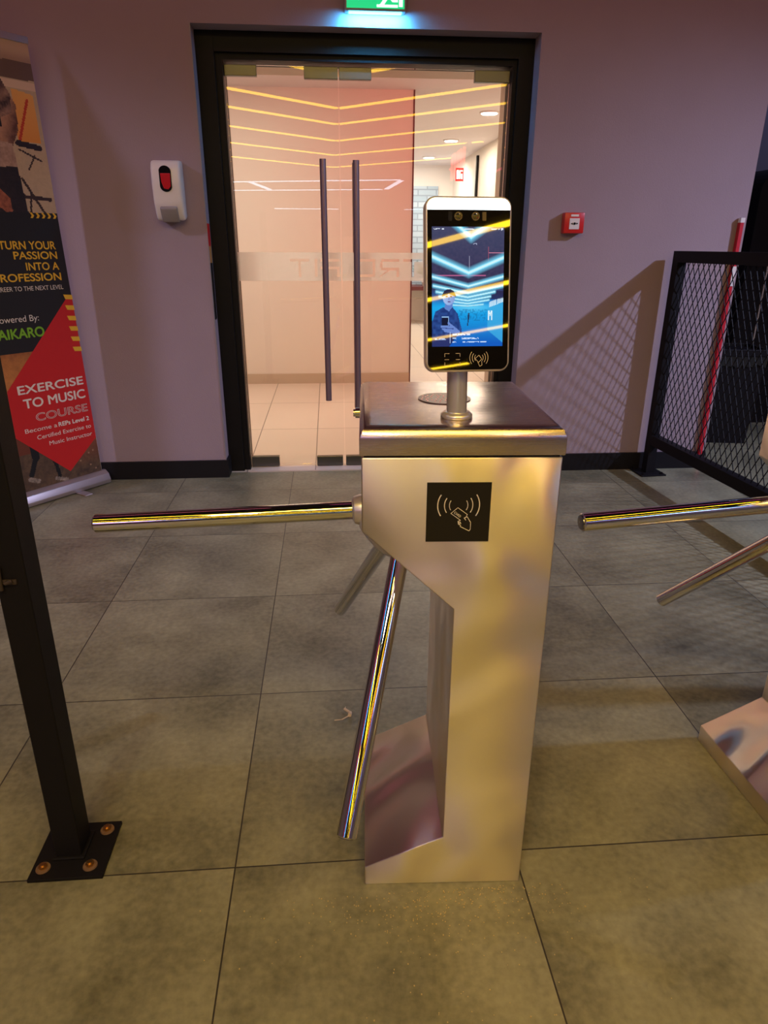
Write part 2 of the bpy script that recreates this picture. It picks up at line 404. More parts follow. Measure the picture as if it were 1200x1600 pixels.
def picture(name, nx, ny, wd, ht, fn, mt, parent, frame, z=0.0008, mapx=None):
    """a printed or shown picture: one flat sheet whose faces carry colours"""
    me = bpy.data.meshes.new(name)
    vs = []; fs = []; cols = []
    for j in range(ny + 1):
        for i in range(nx + 1):
            x, y = wd * i / nx, ht * j / ny
            if mapx: x = mapx(x, y)
            vs.append(tuple(frame @ Vector((x, y, z))))
    for j in range(ny):
        for i in range(nx):
            k = j * (nx + 1) + i
            fs.append((k, k + 1, k + nx + 2, k + nx + 1)); cols.append(fn((i + 0.5) / nx, (j + 0.5) / ny))
    me.from_pydata(vs, [], fs)
    at = me.color_attributes.new('Col', 'FLOAT_COLOR', 'CORNER')
    buf = []
    for c in cols: buf.extend([c[0], c[1], c[2], 1.0] * 4)
    at.data.foreach_set('color', buf)
    me.materials.append(mt)
    o = bpy.data.objects.new(name, me); COL.objects.link(o); o.parent = parent
    return o

def lin(r, g, b):
    return tuple(((c / 255) / 12.92 if c / 255 <= 0.04045 else ((c / 255 + 0.055) / 1.055) ** 2.4) for c in (r, g, b))
def inside(p, poly):
    x, y = p; c = False; j = len(poly) - 1
    for i in range(len(poly)):
        xi, yi = poly[i]; xj, yj = poly[j]
        if (yi > y) != (yj > y) and x < (xj - xi) * (y - yi) / (yj - yi + 1e-12) + xi: c = not c
        j = i
    return c
def mixc(a, b, t):
    t = max(0, min(1, t)); return tuple(a[k] * (1 - t) + b[k] * t for k in range(3))
def segd(p, a, b):
    ax, ay = a; bx, by = b; dx, dy = bx - ax, by - ay
    t = max(0, min(1, ((p[0] - ax) * dx + (p[1] - ay) * dy) / (dx * dx + dy * dy + 1e-12)))
    return math.hypot(p[0] - ax - t * dx, p[1] - ay - t * dy)
def hashn(x, y):
    v = math.sin(x * 127.1 + y * 311.7) * 43758.5453; return v - math.floor(v)
def vnoise(x, y):
    i, j = math.floor(x), math.floor(y); u, v = x - i, y - j; u = u * u * (3 - 2 * u); v = v * v * (3 - 2 * v)
    return (hashn(i, j) * (1 - u) + hashn(i + 1, j) * u) * (1 - v) + (hashn(i, j + 1) * (1 - u) + hashn(i + 1, j + 1) * u) * v

def single(name, mb, mt, label, cat, group=None, smooth=False):
    o = mb.build(name, mt, None, smooth); tag(o, label, cat, group); return o

# ================================================================== SETTING
WY = 3.723            # face of the front wall
WX0, WX1 = -0.596, 1.030
struct(MB().box(-4.6, 5.4, -17.2, 3.80, -0.12, 0).build('floor', M['floor']), 'dark cement tile floor of the gym entrance')
struct(MB().box(2.2, 5.4, 3.80, 5.35, -0.12, 0).build('floor', M['floor']))
struct(MB().box(-3.2, 2.2, 3.80, 12.4, -0.12, 0).build('floor', M['cfloor']), 'glossy cream tile floor beyond the glass doors')
wf = MB().box(-4.6, WX0, WY, 4.05, 0, 3.6).box(WX1, 2.2, WY, 4.05, 0, 3.6).box(WX0, WX1, WY, 4.05, 2.16, 3.6)
struct(wf.build('wall_front', M['wall']), 'mauve grey plastered wall around the doorway')
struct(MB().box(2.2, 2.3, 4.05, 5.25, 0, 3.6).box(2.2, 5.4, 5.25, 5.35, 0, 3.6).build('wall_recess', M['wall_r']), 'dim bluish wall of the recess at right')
struct(MB().box(-4.7, -4.6, -17.2, 4.05, 0, 3.6).build('wall_left', M['dark']))
struct(MB().box(5.4, 5.5, -17.2, 5.35, 0, 3.6).build('wall_right', M['dark']))
struct(MB().box(-4.7, 5.5, -17.3, -17.2, 0, 3.6).build('wall_back', M['dark']))
struct(MB().box(-4.7, 5.5, -17.3, 5.35, 3.6, 3.7).build('ceiling', M['ceil']))
# skirtings (the left one turns into the reveal)
struct(MB().box(-4.6, WX0 + 0.012, WY - 0.014, WY, 0, 0.1).box(WX0, WX0 + 0.012, WY, 3.823, 0, 0.1).build('baseboard_left', M['skirt']), 'black skirting left of the door')
struct(MB().box(WX1 - 0.012, 2.2, WY - 0.014, WY, 0, 0.1).box(WX1 - 0.012, WX1, WY, 3.823, 0, 0.1).build('baseboard_right', M['skirt']), 'black skirting right of the door')
# black casing, stepped
cs = MB()
cs.box(WX0, -0.511, 3.823, 3.98, 0, 2.16, bev=0.002).box(0.952, WX1, 3.823, 3.98, 0, 2.16, bev=0.002).box(-0.511, 0.952, 3.823, 3.98, 2.075, 2.16)
cs.box(-0.511, -0.478, 3.845, 3.98, 0, 2.075).box(0.932, 0.952, 3.845, 3.98, 0, 2.075).box(-0.478, 0.932, 3.845, 3.98, 2.048, 2.075)
struct(cs.build('trim_1', M['casing']), 'black stepped casing around the glass doors')
# beige reveal on the corridor side
jb = MB()
jb.box(WX0, -0.482, 3.98, 4.03, 0, 2.05).box(WX0, -0.500, 4.03, 4.16, 0, 2.06)
jb.box(0.934, WX1, 3.98, 4.03, 0, 2.05).box(0.950, WX1, 4.03, 4.16, 0, 2.06).box(WX0, WX1, 3.98, 4.16, 2.05, 2.16)
struct(jb.build('trim_2', M['jamb']), 'beige reveal on the corridor side of the doors')
# threshold between the two floors
struct(MB().box(-0.478, 0.932, 3.795, 3.81, 0, 0.003).build('trim_3', M['jamb']))

# corridor
struct(MB().box(-3.2, 0.75, 6.51, 6.66, 0, 2.43).build('wall_corridor', M['cwall']), 'cream wall facing the doors')
struct(MB().box(0.75, 0.762, 6.50, 6.67, 0, 2.43).build('trim_4', M['red_edge']), 'dark red end edge of the cream wall')
struct(MB().box(-3.2, 0.75, 6.495, 6.51, 0, 0.092).build('baseboard_corridor', M['cskirt']), 'tan tile skirting under the cream wall')
struct(MB().box(2.08, 2.2, 4.05, 12.4, 0, 2.5).build('wall_corridor_right', M['cwall']))
struct(MB().box(-3.3, -3.2, 4.05, 6.66, 0, 2.5).build('wall_corridor_left', M['cwall']))
struct(MB().box(-3.2, 0.5, 6.66, 6.7, 0, 2.5).box(-0.2, -0.1, 6.7, 12.3, 0, 2.5).build('wall_corridor_side', M['cwall']))
struct(MB().box(-0.2, 2.2, 12.2, 12.4, 0, 2.5).build('wall_corridor_end', M['cwall']))
struct(MB().box(-3.3, 2.2, 4.05, 12.4, 2.43, 2.5).build('ceiling_corridor', M['cceil']), 'white corridor ceiling')
struct(MB().box(1.0, 1.83, 12.14, 12.2, 0.6, 2.12).build('wall_brick', M['brick']), 'pale brick panel at the end of the corridor')
struct(MB().box(1.0, 2.08, 11.5, 12.2, 0.54, 0.60).build('trim_5', M['red_edge']))
struct(MB().box(2.05, 2.08, 10.18, 10.24, 0, 2.36).build('trim_6', M['casing']), 'dark upright on the right corridor wall')

# plant on the ledge at the end of the corridor
pl = empty('potted_plant', (1.60, 11.72, 0.60)); tag(pl, 'small green plant on the ledge before the pale brick', 'plant')
MB().lathe([(0.05, 0), (0.08, 0.12), (0.07, 0.12)], seg=16).build('pot', M['white_p'], pl, True)
lf = MB()
for k in range(40):
    a = random.uniform(0, 2 * PI); t = random.uniform(0.2, 1.1); L = random.uniform(0.18, 0.34)
    d = Vector((math.cos(a) * math.sin(t), math.sin(a) * math.sin(t), math.cos(t))); s_ = Vector((-math.sin(a), math.cos(a), 0)) * 0.02
    p = Vector((0, 0, 0.12)); q = p + d * L
    lf.prism([p - s_ * 0.3, p + d * L * 0.5 - s_, q, p + d * L * 0.5 + s_, p + s_ * 0.3], (0, 0, 0.003))
lf.build('foliage', M['leaf'], pl)

# ------------------------------------------------------------------ glass doors
def door(nm, x0, x1, zb, hx, patches, label, bandpolys):
    d = empty(nm, (x0, 3.90, 0)); struct(d, label)
    MB().box(0, x1 - x0, -0.005, 0.005, 0.012, 2.038).build('glass_pane', M['glass'], d)
    for (px0, px1, z0, z1, lab) in patches:
        MB().box(px0 - x0, px1 - x0, -0.016, 0.016, z0, z1, bev=0.002).build('patch_fitting', M['patch'], d)
    for sy in (-1, 1):
        h = MB(); h.cyl((hx - x0, sy * 0.062, zb[0]), (hx - x0, sy * 0.062, zb[1]), 0.0165, 24)
        ho = h.build('handle', M['handle'], d, True)
        for z in (zb[0] + 0.12, zb[1] - 0.12):
            MB().cyl((hx - x0, sy * 0.005, z), (hx - x0, sy * 0.058, z), 0.009, 16).build('standoff', M['handle'], ho, True)
    # frosted band with clear cut-out letters
    bd = MB()
    for poly in bandpolys:
        bd.prism([(p[0] - x0, 0.0055, p[1]) for p in poly], (0, 0.0008, 0))
    bd.build('frosted_band', M['frost'], d)
    return d

def band(x0, x1, z0, z1, holes):
    """rectangles covering the band except the hole rectangles: cut along every hole edge"""
    zs = sorted({z0, z1, *[h[2] for h in holes], *[h[3] for h in holes]})
    out = []
    for a, b in zip(zs[:-1], zs[1:]):
        mid = (a + b) / 2; hs = sorted((h[0], h[1]) for h in holes if h[2] < mid < h[3])
        cur = x0
        for (p, q) in hs:
            p, q = max(p, x0), min(q, x1)
            if q <= cur: continue
            if p > cur: out.append([(cur, a), (p, a), (p, b), (cur, b)])
            cur = q
        if cur < x1: out.append([(cur, a), (x1, a), (x1, b), (cur, b)])
    return out
ZL0, ZL1, ST = 1.066, 1.158, 0.014
def letter(ch, c):
    """METROFIT, read from the corridor side, so mirrored here; stroke rectangles"""
    h = 0.052; x0, x1 = c - h, c + h; zm = (ZL0 + ZL1) / 2; o = []
    def r(a, b, z0, z1): o.append((c - (b - c), c - (a - c), z0, z1))
    if ch == 'T': r(x0, x1, ZL1 - ST, ZL1); r(c - ST / 2, c + ST / 2, ZL0, ZL1 - ST)
    if ch == 'I': r(c - ST / 2, c + ST / 2, ZL0, ZL1)
    if ch == 'E': r(x0, x1, ZL1 - ST, ZL1); r(x0, x1, zm - ST / 2, zm + ST / 2); r(x0, x1, ZL0, ZL0 + ST)
    if ch == 'F': r(x0, x1, ZL1 - ST, ZL1); r(x0, x1, zm - ST / 2, zm + ST / 2); r(x0, x0 + ST, ZL0, zm - ST / 2)
    if ch == 'O': r(x0, x1, ZL1 - ST, ZL1); r(x0, x1, ZL0, ZL0 + ST); r(x0, x0 + ST, ZL0 + ST, ZL1 - ST); r(x1 - ST, x1, ZL0 + ST, ZL1 - ST)
    if ch == 'R':
        r(x0, x1 - 0.006, ZL1 - ST, ZL1); r(x0, x1 - 0.006, zm - 0.012, zm - 0.012 + ST); r(x1 - ST, x1, zm + 0.002, ZL1 - ST)
        r(x0, x0 + ST, ZL0, zm - 0.012); 
        for k in range(6): r(x1 - 0.05 + k * 0.008, x1 - 0.05 + k * 0.008 + ST, zm - 0.012 - (k + 1) * 0.0055, zm - 0.012 - k * 0.0055)
    if ch == 'M': r(x0, x0 + ST, ZL0, ZL1); r(x1 - ST, x1, ZL0, ZL1); r(c - ST / 2, c + ST / 2, ZL0 + 0.02, ZL1); r(x0 + ST, x1 - ST, ZL1 - ST, ZL1)
    return o
hl = letter('T', -0.135) + letter('I', -0.045) + letter('F', 0.018 + 0.02)
hl = letter('T', -0.150) + letter('I', -0.062) + letter('F', 0.012)
hr = letter('O', 0.205) + letter('R', 0.335) + letter('T', 0.462) + letter('E', 0.592) + letter('M', 0.722)
door('door_1', -0.476, 0.0725, (0.405, 1.630), -0.012,
     [(-0.476, -0.322, 1.990, 2.036, ''), (-0.093, 0.0715, 1.984, 2.036, ''), (-0.472, -0.312, 0.006, 0.066, ''), (-0.091, 0.063, 0.004, 0.060, '')],
     'left glass door leaf with long dark vertical handle', band(-0.474, 0.072, 1.046, 1.190, hl))
door('door_2', 0.0775, 0.930, (0.335, 1.626), 0.155,
     [(0.0785, 0.237, 1.984, 2.036, ''), (0.752, 0.928, 1.985, 2.036, ''), (0.081, 0.24, 0.004, 0.060, ''), (0.77, 0.928, 0.006, 0.066, '')],
     'right glass door leaf behind the terminal, long dark handle', band(0.078, 0.926, 1.046, 1.190, hr))

# downlights in the corridor ceiling
dl = None
for i, (x, y, lab) in enumerate(((1.60, 7.45, 'nearest'), (1.55, 9.35, 'middle'), (1.52, 11.1, 'farthest'))):
    if dl is None:
        r = empty('downlight', (x, y, 2.43))
        MB().lathe([(0.085, -0.012), (0.095, -0.008), (0.095, 0.0)], seg=32).build('bezel', M['white_p'], r, True)
        MB().cyl((0, 0, -0.016), (0, 0, -0.012), 0.078, 32).build('diffuser', M['down'], r)
        dl = r
    else:
        r = dl.copy(); COL.objects.link(r); r.location = (x, y, 2.43)
        for c in dl.children:
            cc = c.copy(); COL.objects.link(cc); cc.parent = r
    tag(r, lab + ' of the three round downlights in the corridor ceiling', 'ceiling light', 'round corridor downlights')

# small red fire sign at the end of the corridor
fs = empty('fire_sign', (2.06, 11.3, 2.26), 0); tag(fs, 'small red square fire sign high on the far corridor wall', 'sign')
MB().box(-0.10, 0.02, -0.01, 0.01, -0.13, 0.05).build('panel', M['red_box'], fs)
sm = MB()
for (a, b, c, d_) in ((-0.085, -0.055, -0.10, 0.02), (-0.045, -0.03, -0.10, 0.02), (-0.02, 0.005, -0.10, -0.03), (-0.02, 0.005, 0.0, 0.02)):
    sm.box(a, b, -0.014, -0.010, c, d_)
sm.build('symbol', M['exitwhite'], fs)

# ------------------------------------------------------------------ exit sign
ex = empty('exit_sign', (0.243, WY, 2.21)); tag(ex, 'green lit emergency exit sign above the glass doors', 'exit sign')
MB().box(-0.138, 0.138, -0.062, 0, 0.0, 0.165, bev=0.004).build('housing', M['grey_p'], ex)
MB().box(-0.130, 0.130, -0.065, -0.062, 0.008, 0.157).build('face_panel', M['green'], ex)
pg = MB()
fr = Matrix.Translation((0, -0.065, 0)) @ Matrix.Rotation(PI / 2, 4, 'X')
for poly in ([(0.015, 0.018), (0.035, 0.018), (0.060, 0.050), (0.075, 0.032), (0.100, 0.032), (0.100, 0.044), (0.082, 0.046), (0.068, 0.075), (0.050, 0.105), (0.035, 0.095), (0.045, 0.065), (0.030, 0.035)],
             [(0.105, 0.015), (0.122, 0.015), (0.122, 0.14), (0.070, 0.14), (0.070, 0.128), (0.105, 0.128)],
             [(-0.115, 0.075), (-0.075, 0.115), (-0.075, 0.09), (-0.03, 0.09), (-0.03, 0.06), (-0.075, 0.06), (-0.075, 0.035)],
             [(0.005, 0.012), (0.100, 0.012), (0.100, 0.022), (0.005, 0.022)]):
    flat(pg, poly, fr, 0.0002, 0.001)
pg.lathe([(0.013, 0.0002), (0.013, 0.0012)], fr @ Matrix.Translation((0.062, 0.122, 0)), 16)
pg.build('pictogram', M['exitwhite'], ex)
MB().box(-0.12, 0.12, -0.05, -0.012, -0.003, 0.0).build('downlight_lens', M['exit_glow'], ex)
lamp('AREA', 'exit_sign_lamp', (0.243, WY - 0.045, 2.203), (0.06, 0.50, 1.0), 6.0, size=0.26, size_y=0.04, target=(0.243, WY + 0.03, 2.1))

# ------------------------------------------------------------------ soap dispenser
sd = empty('soap_dispenser', (-0.752, WY, 1.333)); tag(sd, 'white wall soap dispenser with red bag window left of the door', 'soap dispenser')
prof = [(0, 0.012), (-0.055, 0.0), (-0.075, 0.03), (-0.095, 0.08), (-0.102, 0.16), (-0.098, 0.23), (-0.080, 0.262), (0, 0.268)]
bd = MB().prism([(-0.068, y, z) for (y, z) in prof], (0.136, 0, 0), bev=0.012)
bd.build('shell', M['white_p'], sd, True, 0.9)
wn = MB().prism([(0.028 * math.cos(a) * 1.0, -0.1005, 0.182 + (0.030 if math.sin(a) > 0 else -0.030) + 0.026 * math.sin(a)) for a in [k * PI / 12 + 0.001 for k in range(24)]], (0, -0.004, 0))
wo = wn.build('window', M['black_gl'], sd)
MB().prism([(-0.022, -0.1047, 0.205), (0.024, -0.1047, 0.205), (0.022, -0.1047, 0.15), (0.010, -0.1047, 0.136), (-0.010, -0.1047, 0.140), (-0.019, -0.1047, 0.165)], (0, -0.003, 0), bev=0.001).build('soap_bag', M['red_gel'], sd)
MB().prism([(-0.040, y, z) for (y, z) in ((-0.02, -0.004), (-0.070, -0.006), (-0.106, 0.052), (-0.100, 0.064), (-0.06, 0.062), (-0.02, 0.03))], (0.080, 0, 0), bev=0.006).build('push_lever', M['grey_p'], sd, True, 0.9)

# ------------------------------------------------------------------ fire call point
fc = empty('fire_call_point', (1.258, WY, 1.337)); tag(fc, 'small red break glass fire call point on the wall right of the door', 'fire alarm')
MB().box(-0.052, 0.052, -0.05, 0, -0.049, 0.049, bev=0.005).build('box', M['red_box'], fc, True)
MB().box(-0.026, 0.026, -0.053, -0.05, -0.030, 0.022, bev=0.001).build('press_plate', M['white_p'], fc)
k = MB().cyl((0, -0.056, -0.003), (0, -0.053, -0.003), 0.006, 16)
for sx in (-1, 1): k.prism([(sx * 0.010, -0.053, -0.007), (sx * 0.010, -0.053, 0.001), (sx * 0.019, -0.053, -0.003)], (0, -0.002, 0))
k.build('symbol', M['black'], fc)
MB().box(-0.020, 0.020, -0.052, -0.05, 0.030, 0.040).build('label_strip', M['white_ink'], fc)

# banner's reflection on the left reveal, painted as coloured bands
vs_ = empty('reveal_reflection', (WX0, 3.773, 0)); tag(vs_, 'banner reflection painted in red, orange and black on the left door reveal', 'painted_reflection')
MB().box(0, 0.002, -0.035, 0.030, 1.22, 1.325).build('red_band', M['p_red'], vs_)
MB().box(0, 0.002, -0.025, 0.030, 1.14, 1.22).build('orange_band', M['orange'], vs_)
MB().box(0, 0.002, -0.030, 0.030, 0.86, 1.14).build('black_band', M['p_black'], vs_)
struct(MB().box(WX0 - 0.003, WX0 + 0.002, WY - 0.003, WY + 0.003, 0.1, 2.16).build('trim_7', M['bead']), 'metal corner bead of the left reveal')

# ------------------------------------------------------------------ red corner guard
rg = empty('corner_guard', (2.16, WY - 0.03, 0)); tag(rg, 'narrow red upright guard at the wall corner behind the mesh fence', 'corner guard')
MB().box(-0.008, 0.012, 0, 0.028, 0, 1.345, bev=0.002).build('strip', M['red_pole'], rg)
MB().box(-0.009, 0.013, -0.002, 0.026, 1.345, 1.368).build('tip', M['white_p'], rg); MB().box(-0.007, 0.012, -0.003, -0.001, 1.03, 1.13).build('worn_patch', M['white_p'], rg)

# ------------------------------------------------------------------ mesh fence
fx, fy = 1.828, 3.640
fa = math.atan2(-0.078, 1.0)
fn_ = empty('mesh_fence', (fx, fy, 0), -fa + PI) ; tag(fn_, 'black fence panel of diamond mesh near the right wall corner', 'fence')
# local +y runs along the fence towards the room
L = 2.1; H0, H1, T_ = 0.175, 1.206, 0.05
MB().box(-T_ / 2, T_ / 2, -T_ / 2, T_ / 2, 0.008, H1).build('post', M['black'], fn_)
MB().box(-T_ / 2, T_ / 2, L - T_ / 2, L + T_ / 2, 0.008, H1).build('post', M['black'], fn_)
MB().box(-T_ / 2, T_ / 2, T_ / 2, L - T_ / 2, H1 - 0.055, H1).build('top_rail', M['black'], fn_)
MB().box(-T_ / 2, T_ / 2, T_ / 2, L - T_ / 2, H0, H0 + 0.055).build('bottom_rail', M['black'], fn_)
mb = MB(); dw, dh = 0.044, 0.085; y0, y1, z0, z1 = T_ / 2, L - T_ / 2, H0 + 0.055, H1 - 0.055
sl = dh / dw
for s_ in (1, -1):
    k = -80
    while k < 140:
        # line z = z0 + s*sl*(y - c)
        c = y0 + k * dw; pts = []
        ya, yb = (c, c + (z1 - z0) / sl) if s_ == 1 else (c - (z1 - z0) / sl, c)
        a, b = max(ya, y0), min(yb, y1)
        if b - a > 0.005:
            za, zb_ = z0 + s_ * sl * (a - c), z0 + s_ * sl * (b - c)
            p, q = Vector((0.003 * s_, a, za)), Vector((0.003 * s_, b, zb_)); d = (q - p).normalized(); n = Vector((0, -d.z, d.y)) * 0.0017
            mb.prism([p - n, q - n, q + n, p + n], (0.003, 0, 0))
        k += 1
mb.build('diamond_mesh', M['black'], fn_)
for yy in (0, L):
    bp_ = MB().box(-0.075, 0.075, yy - 0.075, yy + 0.075, 0, 0.008, bev=0.001).build('base_plate', M['black'], fn_)
    for sx in (-1, 1):
        for sy in (-1, 1):
            b = MB().cyl((sx * 0.055, yy + sy * 0.055, 0.008), (sx * 0.055, yy + sy * 0.055, 0.012), 0.011, 16).cyl((sx * 0.055, yy + sy * 0.055, 0.012), (sx * 0.055, yy + sy * 0.055, 0.018), 0.007, 6)
            b.build('bolt', M['black'], bp_, True)

# ------------------------------------------------------------------ bin and cabinet in the recess
bn = empty('trash_bin', (2.64, 4.36, 0), -0.15); tag(bn, 'square black trash bin with a bag folded over its rim behind the mesh', 'trash bin')
MB().prism([(-0.13, -0.13, 0), (0.13, -0.13, 0), (0.13, 0.13, 0), (-0.13, 0.13, 0)], (0, 0, 0.5)).bm.free()
b = MB(); vb = [b.bm.verts.new((sx * 0.135, sy * 0.135, 0)) for sx, sy in ((-1, -1), (1, -1), (1, 1), (-1, 1))]
vt = [b.bm.verts.new((sx * 0.16, sy * 0.16, 0.60)) for sx, sy in ((-1, -1), (1, -1), (1, 1), (-1, 1))]
b.bm.faces.new(vb[::-1]); b.bm.faces.new(vt)
for i in range(4): b.bm.faces.new((vb[i], vb[(i + 1) % 4], vt[(i + 1) % 4], vt[i]))
b.build('body', M['black'], bn)
MB().box(-0.17, 0.17, -0.17, -0.15, 0.575, 0.62, bev=0.004).box(-0.17, 0.17, 0.15, 0.17, 0.575, 0.62, bev=0.004).box(-0.17, -0.15, -0.15, 0.15, 0.575, 0.62).box(0.15, 0.17, -0.15, 0.15, 0.575, 0.62).build('rim', M['black'], bn)
bg = MB()
for i in range(4):
    R4 = Matrix.Rotation(i * PI / 2, 4, 'Z'); n = 24; r0 = []; r1 = []
    for k in range(n + 1):
        t = -0.16 + 0.32 * k / n; ww = 0.006 * hashn(k, i)
        r0.append(bg.bm.verts.new(R4 @ Vector((t, -0.168 - ww, 0.575)))); r1.append(bg.bm.verts.new(R4 @ Vector((t, -0.160 - 0.012 * hashn(k + 5, i), 0.50 + 0.03 * hashn(k, i + 9)))))
    for k in range(n): bg.bm.faces.new((r0[k], r0[k + 1], r1[k + 1], r1[k]))
bg.build('bin_bag', M['bag'], bn, True)
cb = empty('tall_cabinet', (3.235, 4.98, 0)); tag(cb, 'tall black cabinet with a rounded top corner behind the trash bin', 'cabinet')
pf = [(-0.36, 0), (0.36, 0)] + [(0.36 - 0.16 + 0.16 * math.cos(a * PI / 16), 1.56 + 0.16 * math.sin(a * PI / 16)) for a in range(9)] + [(-0.36 + 0.16 - 0.16 * math.sin(a * PI / 16), 1.56 + 0.16 * math.cos(a * PI / 16)) for a in range(9)]
MB().prism([(x, -0.22, z) for x, z in pf], (0, 0.44, 0)).build('body', M['black'], cb)
MB().box(-0.215, -0.205, -0.226, -0.22, 0.1, 1.45).build('edge_strip', M['silver'], cb)

# ------------------------------------------------------------------ roll-up banner
R0 = Vector((-1.262, 3.66, 0.0)); XR = Vector((0.614, 0.789, 0)).normalized()
NB = XR.cross(Vector((0, 0, 1)))
bn_ = empty('roll_up_banner', R0); tag(bn_, 'tall printed roll-up banner with a red diamond at the left wall', 'banner')
FB = Matrix.Identity(4)     # frame: x = to the right (so x=-s), y = up, z = towards the viewer
for i in range(3):
    FB[i][0] = XR[i]; FB[i][1] = (0, 0, 1)[i]; FB[i][2] = NB[i]
SH = 0.02; BW = 0.85
def bx_(mb, x0, x1, y0, y1, z0, z1, bev=0):
    mb.box(x0, x1, y0, y1, z0, z1, mt=FB, bev=bev)
def sheet(mb, poly, z, th=0.0003):
    flat(mb, [(-(s_) + 0.0, zz) for s_, zz in poly], FB, z, th)
# (s, z) coordinates: s from the right edge to the left
sheet_mb = MB(); sheet(sheet_mb, [(0, 0.06), (SH * 2.05, 2.05), (SH * 2.05 + BW, 2.05), (BW, 0.06)], -0.0012, 0.0012)
sheet_mb.build('banner_sheet', M['p_white'], bn_)
def px(s_, z): return (s_, z)
armP = [(0.187, 1.912), (0.162, 1.902), (0.138, 1.854), (0.108, 1.797), (0.116, 1.696), (0.16, 1.623), (0.246, 1.557), (0.5, 1.52), (0.5, 1.72), (0.3, 1.95)]
sleeve = [(0.3, 1.99), (0.158, 1.894), (0.125, 1.832), (0.133, 1.762), (0.184, 1.738), (0.45, 1.75)]
orangeP = [(0.114, 1.858), (0.02, 1.844), (0.02, 1.653), (0.125, 1.652)]
shirt = [(0.5, 1.66), (0.157, 1.641), (0.150, 1.547), (0.5, 1.533)]
shorts = [(0.55, 1.531), (0.152, 1.547), (0.140, 1.353), (0.55, 1.348)]
grayP = [(0.6, 1.953), (0.0, 1.967), (0.0, 1.898), (0.6, 1.893)]
handP = [(0.276, 1.479), (0.217, 1.418), (0.212, 1.365), (0.243, 1.356), (0.293, 1.401)]
def upper(u, v):
    z = 1.30 + v * 0.75; s_ = BW * (1 - u); nz = vnoise(s_ * 60, z * 60) * 0.5 + vnoise(s_ * 160, z * 160) * 0.5
    c = mixc(lin(205, 178, 150), lin(190, 165, 140), nz)
    if z > 1.9: c = mixc(lin(170, 140, 125), lin(200, 170, 150), math.sin(z * 60) * 0.5 + 0.5)
    if inside((s_, z), grayP): c = lin(110, 85, 75)
    if 1.86 < z < 1.89: c = lin(225, 195, 175)
    if inside((s_, z), orangeP): c = mixc(lin(232, 150, 60), lin(240, 175, 95), (z - 1.65) * 5)
    if segd((s_, z), (0.05, 1.82), (0.12, 1.65)) < 0.006: c = lin(200, 60, 20)
    if segd((s_, z), (0.13, 1.645), (0.03, 1.633)) < 0.012: c = lin(45, 25, 25)
    for a, b, wd in (((0.13, 1.62), (0.03, 1.58), 0.004), ((0.06, 1.60), (0.10, 1.54), 0.004), ((0.02, 1.42), (0.2, 1.43), 0.008), ((0.14, 1.50), (0.06, 1.36), 0.006), ((0.11, 1.45), (0.13, 1.35), 0.005)):
        if segd((s_, z), a, b) < wd: c = lin(60, 40, 38)
    if inside((s_, z), armP):
        c = mixc(lin(95, 55, 45), lin(190, 140, 115), 0.5 + 0.9 * math.sin(s_ * 45 + z * 18) * 0.5 + (nz - 0.5) * 0.5)
    if inside((s_, z), sleeve): c = mixc(lin(60, 38, 36), lin(175, 135, 120), nz * 0.8 + 0.3 * math.sin(z * 90 + s_ * 40))
    if s_ > 0.19 and 1.7 < z < 1.9: c = lin(28, 18, 20)
    if inside((s_, z), shirt): c = mixc(lin(150, 115, 105), lin(200, 165, 150), nz)
    if inside((s_, z), shorts): c = mixc(lin(22, 14, 16), lin(50, 34, 34), nz)
    if inside((s_, z), handP): c = mixc(lin(110, 60, 45), lin(190, 110, 80), nz)
    return c
picture('upper_photo', 190, 170, BW, 0.75, upper, M['p_pic'], bn_, FB @ Matrix.Translation((-BW, 1.30, 0)), 0.0006, mapx=lambda x, y: x - SH * (y + 1.30))
def lower(u, v):
    z = 0.07 + v * 0.70; s_ = BW * (1 - u); nz = vnoise(s_ * 50, z * 50) * 0.6 + vnoise(s_ * 130, z * 130) * 0.4
    if z > 0.26: c = mixc(lin(215, 140, 70), lin(110, 55, 35), abs(z - 0.62) * 3 + nz * 0.4)
    else: c = mixc(lin(60, 45, 40), lin(110, 85, 62), nz)
    if s_ < 0.2 and z < 0.28: c = mixc(c, lin(150, 80, 50), (z - 0.12) * 5)
    for a, b, wd in (((0.35, 0.34), (0.345, 0.235), 0.020), ((0.345, 0.235), (0.385, 0.15), 0.013), ((0.27, 0.26), (0.25, 0.19), 0.014), ((0.25, 0.19), (0.24, 0.11), 0.010)):
        if segd((s_, z), a, b) < wd: c = lin(14, 12, 14)
    for a, b, wd in (((0.395, 0.13), (0.358, 0.112), 0.012), ((0.26, 0.10), (0.205, 0.080), 0.009)):
        if segd((s_, z), a, b) < wd: c = mixc(lin(40, 35, 35), lin(190, 170, 155), nz)
    if hashn(math.floor(s_ * 110), math.floor(z * 110)) > 0.96 and s_ < 0.22: c = mixc(c, lin(190, 150, 120), 0.6)
    return c
picture('lower_photo', 190, 160, BW, 0.70, lower, M['p_pic'], bn_, FB @ Matrix.Translation((-BW, 0.07, 0)), 0.0006, mapx=lambda x, y: x - SH * (y + 0.07))
q = MB(); sheet(q, [(SH * 0.745, 0.745), (SH * 1.36, 1.362), (BW + SH * 1.36, 1.352), (BW + 0.015, 0.745)], 0.0010); q.build('black_panel', M['p_black'], bn_)
q = MB(); sheet(q, [(0.019, 0.990), (0.043, 0.985), (0.428, 0.575), (0.440, 0.470), (0.432, 0.350), (0.182, 0.117), (0.006, 0.262)], 0.0018); q.build('red_diamond', M['p_red'], bn_)
